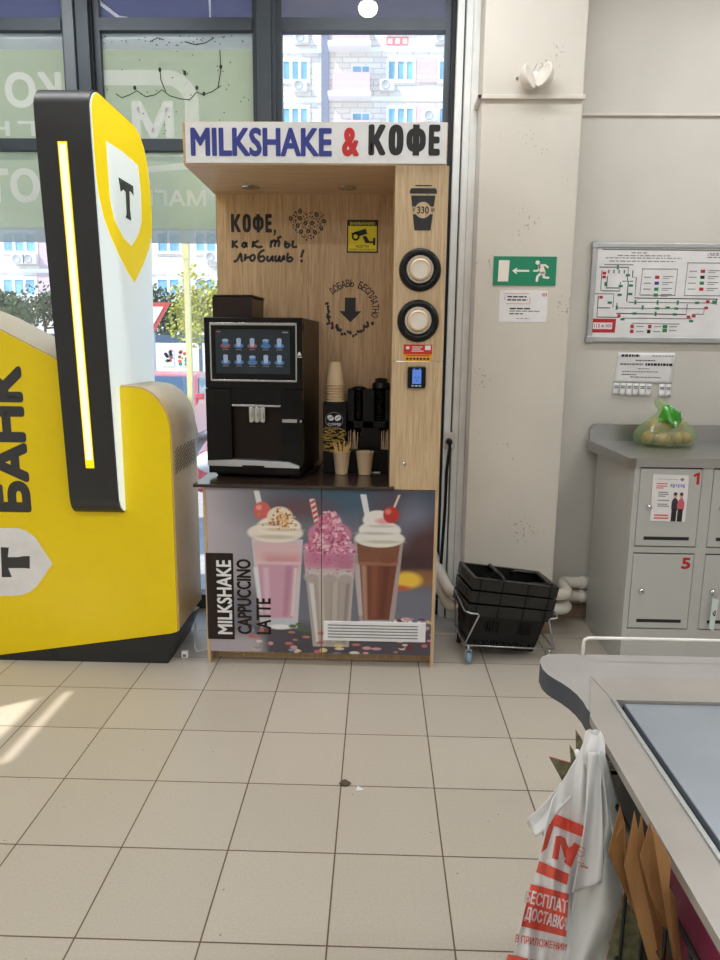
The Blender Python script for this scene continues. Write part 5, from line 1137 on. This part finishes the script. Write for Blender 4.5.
# the two plastic bags hanging from the hook at the end of the rack
HB_ = thing('carrier_bag', 'white carrier bag with coral print hanging at the counter end', 'carrier bag', (.27, .87, .5))
def hung(left, right, yfun, nu, nv, mt, parent, name, **k):
    """surface between two side lines given as picture measurements; yfun gives its distance"""
    def along(L_, v):
        d = [0]
        for i in range(len(L_)-1): d.append(d[-1]+math.hypot(L_[i+1][0]-L_[i][0], L_[i+1][1]-L_[i][1]))
        s_ = v*d[-1]
        for i in range(len(L_)-1):
            if s_ <= d[i+1] or i == len(L_)-2:
                f_ = (s_-d[i])/max(1e-6, d[i+1]-d[i]); return L_[i][0]+(L_[i+1][0]-L_[i][0])*f_, L_[i][1]+(L_[i+1][1]-L_[i][1])*f_
    def P(u, v):
        a, b_ = along(left, v), along(right, v); x, y = a[0]+(b_[0]-a[0])*u, a[1]+(b_[1]-a[1])*u
        return at_y(x, y, yfun(x, y, u, v))
    q = MB(); q.grid(P, nu, nv, mt)
    return q.build(name, parent, solid=.0009, **k), P
def ybase(x, y): return .868-.03*min(1, max(0, (y-745)/215))
def yfold(x, y, u=0, v=0): return ybase(x, y)-.012*math.sin((x-.18*(y-745))*.145)*min(1, (y-735)/90)-.004*math.sin(x*.4+y*.05)
hung([(584, 741), (577, 757), (563, 780), (552, 800), (546, 822), (541, 850), (533, 885), (521, 925), (505, 985)], [(603, 743), (600, 765), (597, 790), (592, 815), (588, 840), (582, 862), (577, 885), (572, 930), (566, 985)], yfold, 40, 70, M['plast'], HB_, 'front_panel')
hung([(579, 756), (562, 782), (545, 803), (532, 815), (526.5, 822)], [(588, 775), (574, 795), (558, 812), (546, 830), (536, 837)], lambda x, y, u, v: ybase(x, y)+.012+.008*math.sin(u*5), 10, 20, M['plast'], HB_, 'handle')
hung([(588, 752), (587, 780), (585, 820), (580, 855), (572, 893)], [(601, 752), (601, 790), (603, 830), (604, 860), (605, 881)], lambda x, y, u, v: ybase(x, y)-.022-.006*math.sin(u*6+v*3), 14, 34, M['plast'], HB_, 'side_fold')
def crump(u, v):
    a = 2*math.pi*u; r = (.007+.005*math.sin(math.pi*v))*(1+.22*math.sin(3*a+5*v)+.12*math.sin(7*a)); c0 = at_y(593, 747, .862)
    return c0+Vector((r*math.cos(a)*1.15, r*math.sin(a), .022-.052*v))
q = MB(); q.grid(crump, 30, 14, M['plast']); q.build('knot', HB_)
ink = MB(); pb = lambda x, y: at_y(x, y, yfold(x, y)-.0022)
def blk(pts, n=14):
    """four-sided print patch following the folds"""
    a, b_, c_, d_ = [Vector(p) for p in pts]; ink.grid(lambda u, v: pb(*(d_.lerp(c_, u).lerp(a.lerp(b_, u), v))), n, 8, M['coral'])
blk([(556, 814), (584, 826), (582, 837), (550, 824)]); blk([(549, 824), (555, 822), (547, 848), (541, 853)], 6)
for pts in ([(556, 836), (562, 836), (558, 860), (552, 858)], [(558, 836), (565, 838), (570, 852), (565, 858)], [(574, 842), (580, 846), (571, 868), (564, 862)], [(566, 850), (576, 843), (574, 848), (566, 860)]): blk(pts, 5)
blk([(539, 861), (569, 874), (567, 885), (536, 872)]); blk([(531, 884), (569, 894), (566, 937), (521, 926)], 20); blk([(508, 954), (570, 968), (566, 990), (500, 980)])
def ptxt(s, c4_, mt, bold):
    a, b_, c_, d_ = [Vector(p) for p in c4_]
    asp = (b_-a).length/(d_-a).length
    ink.text(s, (0, asp, 0, 1), lambda u, v: (lambda p: at_y(p.x, p.y, yfold(p.x, p.y)-.0034))(d_.lerp(c_, u/asp).lerp(a.lerp(b_, u/asp), v)), mt, bold)
ptxt('БЕСПЛАТ', [(527, 889), (568, 900), (567, 914), (524, 902)], M['plast'], .025); ptxt('ДОСТАВКА', [(527, 906), (569, 918), (566, 933), (524, 921)], M['plast'], .025)
ptxt('В ПРИЛОЖЕНИИ', [(516, 934), (567, 944), (566, 951), (515, 942)], M['coral'], .01)
ink.build('coral_print', HB_)
mk = MB(); pm = lambda x, y: at_y(x, y, ybase(x, y)-.031)
mk.stroke([(581+4*math.cos(a), 852+5*math.sin(a)) for a in [i*.45 for i in range(15)]], .5, pm, M['coral']); mk.stroke([(579, 851), (584, 853)], .5, pm, M['coral']); mk.stroke([(581, 866), (588, 868)], 1.5, pm, M['coral']); mk.stroke([(578, 862), (584, 864)], .8, pm, M['coral'])
mk.build('small_mark', HB_)
W_ = thing('plastic_bag', 'plain thin white plastic bag drooping behind the printed carrier bag', 'plastic bag', (.31, .84, .5))
hung([(597, 748), (596, 780), (594, 820), (588, 855), (574, 893), (566, 940), (560, 985)], [(603, 752), (611, 795), (618, 826), (614, 850), (623, 880), (637, 918), (612, 958), (590, 990)], lambda x, y, u, v: ybase(x, y)-.012+.01*math.sin(u*7+v*2)-.02*u*v, 24, 44, M['plast2'], W_, 'film')
hung([(598, 750), (602, 780), (610, 820), (614, 845)], [(604, 752), (615, 790), (626, 830), (636, 852)], lambda x, y, u, v: ybase(x, y)-.024+.012*u, 8, 20, M['plast2'], W_, 'handle')
# kraft paper bags in the rack, patterned bags behind, burgundy gift bag
def sheet(name, label, cat, pts, Y, mt, vec=(.0006, .0022, 0), group=None, edge=None, bulge=0):
    P = [at_y(x, y, Y+(dy if True else 0)) for x, y, dy in pts]; c_ = sum(P, Vector())/len(P)
    q = MB().prism(P, Vector(vec), M[mt], side=M[edge] if edge else None)
    o = q.build(name); 
    for v in o.data.vertices: v.co -= c_
    o.location = c_; return tag(o, label, cat, group)
KG = 'kraft paper bags in the counter rack'
for lb, Y_, mt_, ed_, pts in (('outermost kraft paper bag, next to the plastic bags', .70, 'kraft', 'kraftl', [(620, 806), (625, 825), (628, 850), (637, 880), (650, 925), (664, 985), (654, 985), (644, 940), (628, 900), (608, 853)]),
        ('second kraft paper bag from the plastic bags', .688, 'kraftl', 'kraft', [(634.5, 811), (640, 840), (646, 875), (652, 905), (664, 985), (655, 985), (638, 925), (624, 866)]),
        ('third kraft paper bag from the plastic bags', .676, 'kraft', 'kraftl', [(641.5, 813), (646, 850), (655, 890), (668, 950), (676, 985), (664, 985), (652, 920), (636, 850)]),
        ('fourth kraft paper bag from the plastic bags, the shortest one', .66, 'kraft', 'kraftl', [(650, 822), (657, 850), (669, 895), (668, 930), (660, 925), (650, 895), (640, 858)]),
        ('fifth kraft paper bag from the plastic bags, pale', .645, 'kraftl', 'kraft', [(652, 826), (671, 861), (669, 893), (675, 930), (684, 985), (677, 985), (668, 930), (660, 880)]),
        ('kraft paper bag closest to the burgundy bag', .632, 'kraft', 'kraftl', [(669, 888), (676, 900), (682, 960), (688, 985), (680, 985), (672, 935)])):
    sheet('kraft_paper_bag', lb, 'paper bag', [(x, y, .004*math.sin(x*.7)) for x, y in pts], Y_, mt_, group=KG, edge=ed_)
P = [(lambda d_: Vector((0, 0, EYE))+d_*(.338/d_.x))(ray(x, y)) for x, y in ((668, 856), (724, 944), (760, 1010), (684, 1010), (674, 920))]; c_ = sum(P, Vector())/len(P)
o = MB().prism([p-c_ for p in P], (.012, 0, 0), M['wine']).build('gift_bag'); o.location = c_; tag(o, 'burgundy patterned paper bag under the steel counter edge', 'gift bag')
PG = 'patterned paper bags behind the carrier bag'
sheet('patterned_bag', 'olive patterned bag whose corner points away from the counter', 'paper bag', [(549, 757, 0), (570, 763, 0), (590, 775, 0), (592, 830, 0), (572, 800, 0), (560, 777, 0)], .945, 'packet', group=PG, edge='packr')
sheet('patterned_bag', 'olive patterned bag with an upright red-edged tip', 'paper bag', [(575.5, 730, 0), (581, 738, 0), (586, 752, 0), (598, 800, 0), (584, 800, 0), (576, 755, 0)], .935, 'packet', group=PG, edge='packr')
sheet('patterned_bag', 'olive patterned bag with its tip between its two neighbours', 'paper bag', [(569.5, 745, 0), (577, 757, 0), (592, 800, 0), (580, 800, 0), (571, 768, 0)], .925, 'packet', group=PG, edge='packr')
sheet('patterned_bag', 'olive patterned bag tip standing at the white hook', 'paper bag', [(590, 728, 0), (597, 742, 0), (606, 800, 0), (596, 800, 0), (588, 745, 0)], .915, 'packet', group=PG, edge='packr')
sheet('patterned_bag', 'dark green patterned bag low beside the kraft bags', 'paper bag', [(622, 895, 0), (640, 925, 0), (655, 985, 0), (600, 985, 0)], .80, 'packet', group=PG, edge='packr')
# litter
q = at_z(345, 784, 0); o = MB().grid(lambda u, v: Vector(((u-.5)*.04, (v-.5)*.03*(1-abs(2*u-1)**2*.7), .002+.006*math.sin(u*4)*math.sin(v*3+1))), 8, 7, M['leaflit']); o = None
l_ = MB(); l_.grid(lambda u, v: Vector(((u-.5)*.04, (v-.5)*.032*(1.05-(2*u-1)**2), .002+.006*abs(math.sin(u*4)*math.sin(v*3+1)))), 8, 7, M['leaflit']); o = l_.build('dry_leaf', solid=.0008); o.location = q; tag(o, 'small curled dry leaf on the floor at a tile joint', 'leaf')
q = at_z(359.5, 789, 0); o = MB().prism([(-.012, -.012, .001), (.015, -.008, .001), (-.006, .014, .001)], (0, 0, .002), M['paper']).build('paper_scrap'); o.location = q; tag(o, 'tiny white paper scrap on the floor beside the dry leaf', 'scrap')
# ================================================================== THE STREET OUTSIDE
b = MB().box(-60, 60, YW+.12, 70, -.4, -.25, M['asphalt']); struct(b, 'ground')
SF = thing('canopy', 'entrance canopy above the shop window, coloured as sky reflected in the panes', 'canopy', (-.5, 4.7, 3.4))
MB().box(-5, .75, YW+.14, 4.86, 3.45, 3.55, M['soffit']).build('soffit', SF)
MB().box(-5, .75, 4.86, 4.9, 3.445, 3.75, M['frame2']).build('fascia', SF)
p = at_y(368, 8, 4.5); t = thing('canopy_lamp', 'round white lamp hanging under the entrance canopy', 'lamp', (p.x, 4.5, p.z))
MB().lathe([(.0, -.045), (.03, -.04), (.05, -.024), (.058, 0), (.05, .02)], M['lamp'], Matrix.Translation(p), 24).build('shade', t); MB().tube([p+Vector((0, 0, .02)), Vector((p.x, p.y, 3.45))], .04, M['frame'], 12).build('stem', t)
YB_ = 44.
BD = thing('apartment_building', 'cream and pink brick apartment block across the street', 'building', (-10, YB_, -.25))
def bpx(x0, y0, x1, y1, Y=YB_): return rect(x0, y0, x1, y1, Y)
L_, R_, z0, z1 = bpx(-260, -260, 640, 360)
MB().box(L_, R_, YB_, YB_+12, -.25, 26, M['bw']).build('wall', BD)
def vol(name, x0, y0, x1, y1, mt, d=.12, parent=BD): r = bpx(x0, y0, x1, y1); return MB().box(r[0], r[1], YB_-d, YB_+.05, r[2], r[3], M[mt]).build(name, parent)
rowsY = [(10, 34), (59, 83), (106, 130), (146, 167), (188, 208), (231.5, 254), (277, 297)]
colsX = [(-40, -12), (2, 38), (110, 138), (156, 182), (194, 218), (281, 310), (386, 415.5), (437, 462)]
for (ya_, yb_) in rowsY:
    for (xa, xb) in colsX:
        r = bpx(xa, ya_, xb, yb_); w = MB(); t_ = .16; x0, x1, z0, z1 = r
        w.box(x0, x1, YB_-.1, YB_+.02, z0, z0+t_, M['wframe']).box(x0, x1, YB_-.1, YB_+.02, z1-t_, z1, M['wframe'])
        n = 3 if xb-xa > 26 else 2
        for i in range(n+1): xx = x0+(x1-x0-t_)*i/n; w.box(xx, xx+t_, YB_-.1, YB_+.02, z0+t_, z1-t_, M['wframe'])
        f = w.build('window', BD); MB().box(x0+.05, x1-.05, YB_-.05, YB_+.01, z0+.05, z1-.05, M['wglass']).build('pane', f)
    vol('pink_panel', 415.6, ya_-2, 436.5, yb_, 'bp', .06); vol('pink_panel', 275, ya_-1, 280.6, yb_, 'bp', .06); vol('pink_panel', 38.5, ya_-4, 60, yb_+18, 'bp', .06)
    # balcony column
    vol('balcony_parapet', 333.5, yb_-5, 370, yb_+14, 'bp', .9); vol('balcony_slab', 329, yb_+14, 371, yb_+18.5, 'slab', 1.0)
    f = vol('balcony_window', 351, ya_+7, 370, yb_-4, 'wframe', .1); r = bpx(353, ya_+8.5, 361, yb_-4); MB().box(r[0], r[1], YB_-.14, YB_-.1, r[2], r[3], M['wglass']).build('pane', f); r = bpx(362.5, ya_+8.5, 369, yb_-4); MB().box(r[0], r[1], YB_-.14, YB_-.1, r[2], r[3], M['wglass']).build('pane', f)
    vol('floor_band', -200, yb_+15, 328, yb_+19, 'slab', .08); vol('floor_band', 371, yb_+14, 600, yb_+18, 'slab', .08)
vol('stair_strip', 321.5, -80, 329, 330, 'pipeb', .2)
g = MB()
for i in range(3):
    r = bpx(387+7.4*i, 37.5, 393+7.4*i, 44.5); g.stroke([(r[0], r[2]), (r[1], r[2]), (r[1], r[3]), (r[0], r[3])], .09, onY(YB_, .02), M['graff'], True)
g.build('painted_letters', BD)
def ac(x, y, label, k=1.):
    p = at_y(x, y, YB_-.25); t = thing('air_conditioner', label, 'air conditioner', p, group='air conditioners on the apartment block')
    MB().box(p.x-.42*k, p.x+.42*k, p.y-.17, p.y+.25, p.z-.3*k, p.z+.3*k, M['ac']).build('casing', t, bevel=.03)
    MB().lathe([(.0, .0), (.2*k, .0), (.24*k, .03), (.26*k, .0)], M['acd'], Matrix.Translation(p+Vector((-.08*k, -.175, 0))) @ RX, 20, caps=False).build('fan_grille', t)
for x, y, l in ((301.5, 38, 'air conditioner under the top row of windows, near the grey strip'), (300, 86, 'air conditioner under the three-pane window above the word MILKSHAKE'), (387, 85.5, 'air conditioner under the window above the word КОФЕ'), (442, 38, 'air conditioner high up beside the white window profile'), (430, 116, 'air conditioner on the pink panel just above the sign end'),
                (19, 259, 'first of two air conditioners under the window behind the terminal, at its outer side'), (30.5, 259, 'second of two air conditioners behind the terminal, next to the pink panel'), (212, 257, 'air conditioner seen between terminal and kiosk')): ac(x, y, l)
# trees
def tree(label, x, y, Y, rx, rz, mt, n, seed, group='trees in front of the apartment block'):
    p = at_y(x, y, Y); t = thing('tree', label, 'tree', (p.x, Y, -.25), group=group); rr = random.Random(seed)
    f = MB(); lobes = [(rr.uniform(-.6, .6)*rx, rr.uniform(-.4, .4)*rx, rr.uniform(-.5, .6)*rz, rr.uniform(.4, .65)) for _ in range(9)]
    for i in range(n):
        lb = lobes[i % 9]; v = Vector((rr.gauss(0, 1), rr.gauss(0, 1), rr.gauss(0, 1))).normalized()*(rr.random()**.4)
        c_ = Vector((p.x+lb[0]+v.x*rx*lb[3], Y+lb[1]+v.y*rx*lb[3], p.z+lb[2]+v.z*rz*lb[3])); s_ = rr.uniform(.05, .11)*max(.8, rx/1.3)
        a = Vector((rr.gauss(0, 1), rr.gauss(0, 1), rr.gauss(0, 1))).normalized(); b_ = a.orthogonal().normalized()*s_; c2 = a.cross(b_).normalized()*s_*.6
        f.add([c_-b_, c_-c2, c_+b_, c_+c2], [(0, 1, 2, 3)], M[mt])
    f.build('foliage', t); k = MB()
    k.tube([(p.x, Y, -.25), (p.x+.03, Y, p.z*.3), (p.x-.02, Y, p.z+rz*.3)], [.11, .08, .03], M['bark'], 8)
    for i in range(4): l = lobes[i]; k.tube([(p.x, Y, p.z-rz*.5), (p.x+l[0], Y+l[1], p.z+l[2])], [.05, .015], M['bark'], 6)
    k.build('trunk', t)
tree('dense grey-green tree behind the outer side of the terminal', 8, 318, 24, 1.5, 1.1, 'leaf', 2400, 1)
tree('grey-green tree next to the pylon', 44, 312, 29, 1.3, 1.3, 'leaf', 2000, 2)
tree('dark green tree behind the warning triangle', 168, 322, 26.5, 1.2, 1.3, 'leaf', 2200, 3)
tree('sunlit yellow-green tree beside the coffee machine', 207, 312, 20, .75, 1.2, 'leafy', 1800, 4)
tree('sunlit yellowish bush behind the yellow stand-in streak', 188, 316, 22, .6, .9, 'leafy', 1100, 5)
# warning triangle, reflection stand-in, notice board, fence, cars
p = at_y(152, 314, 15); t = thing('road_sign', 'white warning triangle with a red border, point down, beside the pylon', 'road sign', (p.x, 15, -.25))
T3 = lambda k, d: [(p.x+k*s_, 15-d, p.z+k*e) for s_, e in ((0, -.42), (.4, .24), (-.4, .24))]
MB().prism(T3(1, 0), (0, .03, 0), M['packr']).prism(T3(.62, .012), (0, .012, 0), M['white']).build('plate', t); MB().tube([(p.x, 15.06, -.25), (p.x, 15.06, p.z+.2)], .03, M['zinc'], 8).build('post', t)
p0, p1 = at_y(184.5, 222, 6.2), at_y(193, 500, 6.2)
t = thing('streak_stand_in', 'slim pale yellow bar standing in for a streak reflected in the window', 'post', (p1.x, 6.2, -.25))  # added bar in place of a yellow streak reflected in the glass
MB().prism([(p0.x-.022, 6.2, p0.z), (p0.x+.022, 6.2, p0.z), (p1.x+.022, 6.2, -.25), (p1.x-.022, 6.2, -.25)], (0, .05, 0), M['paleyel']).build('shaft', t, bevel=.008); MB().box(p0.x-.026, p0.x+.026, 6.197, 6.255, p0.z-.3, p0.z+.01, M['paleyel']).build('cap', t)
x0, x1, z0, z1 = rect(140, 343, 192, 370, 21); t = thing('notice_board', 'low white notice board with colourful posters across the parking lot', 'notice board', ((x0+x1)/2, 21, -.25))
MB().box(x0, x1, 21, 21.1, -.0, z1, M['slab']).build('board', t)
for i, xx in enumerate((162, 178)):
    r = rect(xx, 349, xx+12, 366, 21); d = MB().box(r[0], r[1], 20.97, 21, r[2], r[3], M['paper']); rr = random.Random(i)
    for k in range(14): cx, cz = rr.uniform(r[0]+.05, r[1]-.05), rr.uniform(r[2]+.05, r[3]-.05); d.disc(cx, cz, .06, .05, onY(20.97, .005), M[['iconr', 'iconb', 'paleyel', 'coral', 'greens'][k % 5]], 8)
    d.build('poster', t)
for xx in (x0+.1, x1-.1): MB().tube([(xx, 21.05, -.25), (xx, 21.05, .1)], .04, M['zinc'], 8).build('leg', t)
x0, x1, z0, z1 = rect(-120, 334, 330, 342, 23); t = thing('fence', 'slate blue fence rail behind the notice board', 'fence', ((x0+x1)/2, 23, -.25))
MB().box(x0, x1, 23, 23.08, z0, z1, M['fence']).build('rail', t)
for i in range(8): xx = x0+(x1-x0)*i/7; MB().box(xx-.05, xx+.05, 23, 23.08, -.25, z0, M['fence']).build('post', t)
def car(label, x, Y, zroof, paint, flip=1):
    """hatchback seen from the front, about 1.75 m wide"""
    c = thing('car', label, 'car', (x, Y, -.25), group='cars parked outside the window'); k = (zroof+.25)/1.48
    prof_ = [(0, .30), (.02, .62), (.12, .76), (1.05, .95), (1.75, 1.40), (2.2, 1.48), (3.1, 1.44), (3.75, 1.0), (3.85, .55), (3.82, .30)]
    def ringx(z): return .86 if z < .96 else .86-.2*(z-.96)/.52
    q = MB()
    n = len(prof_); vs = []
    for s_ in (-1, 1): vs += [(x+s_*ringx(z)*k, Y+y*k, -.25+z*k) for y, z in prof_]
    q.add(vs, [tuple(range(n))[::-1], tuple(range(n, 2*n))]+[(i, (i+1) % n, n+(i+1) % n, n+i) for i in range(n)], M[paint]); q.build('body', c, bevel=.05, seg=3)
    g_ = MB()
    def fr(y, z, s_): return (x+s_*(ringx(z)-.08)*k, Y+(y-.025)*k, -.25+(z+.012)*k)
    g_.add([fr(1.12, .985, -1), fr(1.12, .985, 1), fr(1.72, 1.375, 1), fr(1.72, 1.375, -1)], [(0, 1, 2, 3)], M['carg']); g_.build('windscreen', c, solid=.012)
    for s_ in (-1, 1):
        sd_ = MB(); ff = lambda y, z: (x+s_*(ringx(z)+.008)*k, Y+y*k, -.25+z*k)
        sd_.add([ff(1.25, 1.0), ff(1.8, 1.36), ff(3.05, 1.38), ff(3.5, 1.02)], [(0, 1, 2, 3)], M['carg']); sd_.build('side_window', c, solid=.012)
        MB().lathe([(.0, .0), (.1*k, .01), (.13*k, .03), (.13*k, .06)], M['carl'], Matrix.Translation((x+s_*.62*k, Y-.02, -.25+.68*k)) @ RX @ Matrix.Scale(1.5, 4, (1, 0, 0)), 18).build('headlamp', c)
        for y in (.75, 3.05): MB().lathe([(.0, -.1), (.2, -.1), (.3, -.08), (.31, 0), (.3, .08), (.2, .1), (.0, .1)], M['rubber'], Matrix.Translation((x+s_*.78*k, Y+y*k, -.25+.31*k)) @ Matrix.Rotation(math.radians(90), 4, 'Y') @ Matrix.Scale(k, 4), 22).build('wheel', c)
        MB().box(x+s_*.88*k-.07, x+s_*.88*k+.07, Y+1.2*k, Y+1.3*k, -.25+.98*k, -.25+1.1*k, M[paint]).build('mirror', c, bevel=.02)
    MB().box(x-.5*k, x+.5*k, Y-.02, Y+.02, -.25+.34*k, -.25+.46*k, M['ink']).build('grille', c); MB().box(x-.26*k, x+.26*k, Y-.035, Y-.01, -.25+.48*k, -.25+.58*k, M['white']).build('number_plate', c)
pr_ = at_y(190, 371, 12.4); car('red hatchback parked facing the shop window', pr_.x-.35, 10.4, pr_.z, 'carred')
pr_ = at_y(212, 418, 7.0); car('wine red car parked close to the window behind the coffee machine', pr_.x+.62, 6.7, 1.02, 'carw')

# ================================================================== LIGHT
def area(x, y, z, sx, sy, power, rot=(0, 0, 0), col=(1, 1, 1)):
    l = bpy.data.lights.new('ceiling_tube_light', 'AREA'); l.shape = 'RECTANGLE'; l.size = sx; l.size_y = sy; l.energy = power; l.color = col
    o = bpy.data.objects.new('ceiling_tube_light', l); COL.objects.link(o); o.location = (x, y, z); o.rotation_euler = rot; return o
k = 0
for x in (-1.7, .2, 2.05):
    for y in (-4.0, -1.5, .33, 2.80):
        t = thing('ceiling_light', 'long white fluorescent ceiling light above the shop floor', 'ceiling light', (x, y, ZC), group='fluorescent ceiling lights')
        MB().box(x-.63, x+.63, y-.09, y+.09, ZC-.07, ZC-.0005, M['white']).build('housing', t); MB().box(x-.61, x+.61, y-.07, y+.07, ZC-.076, ZC-.068, M['tube']).build('diffuser', t)
        area(x, y, ZC-.09, 1.2, .14, LAMP, col=(.955, .98, 1))
w = bpy.data.worlds.new('sky'); sc.world = w; w.use_nodes = True; bg = w.node_tree.nodes['Background']
tcw = w.node_tree.nodes.new('ShaderNodeTexCoord'); sxw = w.node_tree.nodes.new('ShaderNodeSeparateXYZ'); rpw = w.node_tree.nodes.new('ShaderNodeValToRGB')
rpw.color_ramp.elements[0].position = .0; rpw.color_ramp.elements[0].color = (.78, .88, 1, 1); rpw.color_ramp.elements[1].position = .7; rpw.color_ramp.elements[1].color = (.30, .52, .92, 1)
w.node_tree.links.new(tcw.outputs['Generated'], sxw.inputs[0]); w.node_tree.links.new(sxw.outputs['Z'], rpw.inputs['Fac']); w.node_tree.links.new(rpw.outputs['Color'], bg.inputs['Color']); bg.inputs['Strength'].default_value = SKY
l = bpy.data.lights.new('sun', 'SUN'); l.energy = SUNP; l.angle = math.radians(.6); l.color = (1, .95, .86)
o = bpy.data.objects.new('sun', l); COL.objects.link(o); o.rotation_euler = SUN.to_track_quat('-Z', 'Y').to_euler()
vs = sc.view_settings; vs.view_transform = 'Standard'; vs.look = 'None'; vs.gamma = 1; vs.use_curve_mapping = False; vs.exposure = EXPO
sc.cycles.max_bounces = 10; sc.cycles.transparent_max_bounces = 24; sc.cycles.diffuse_bounces = 5; sc.cycles.use_denoising = True; sc.cycles.caustics_reflective = False; sc.cycles.caustics_refractive = False; sc.cycles.sample_clamp_indirect = 6
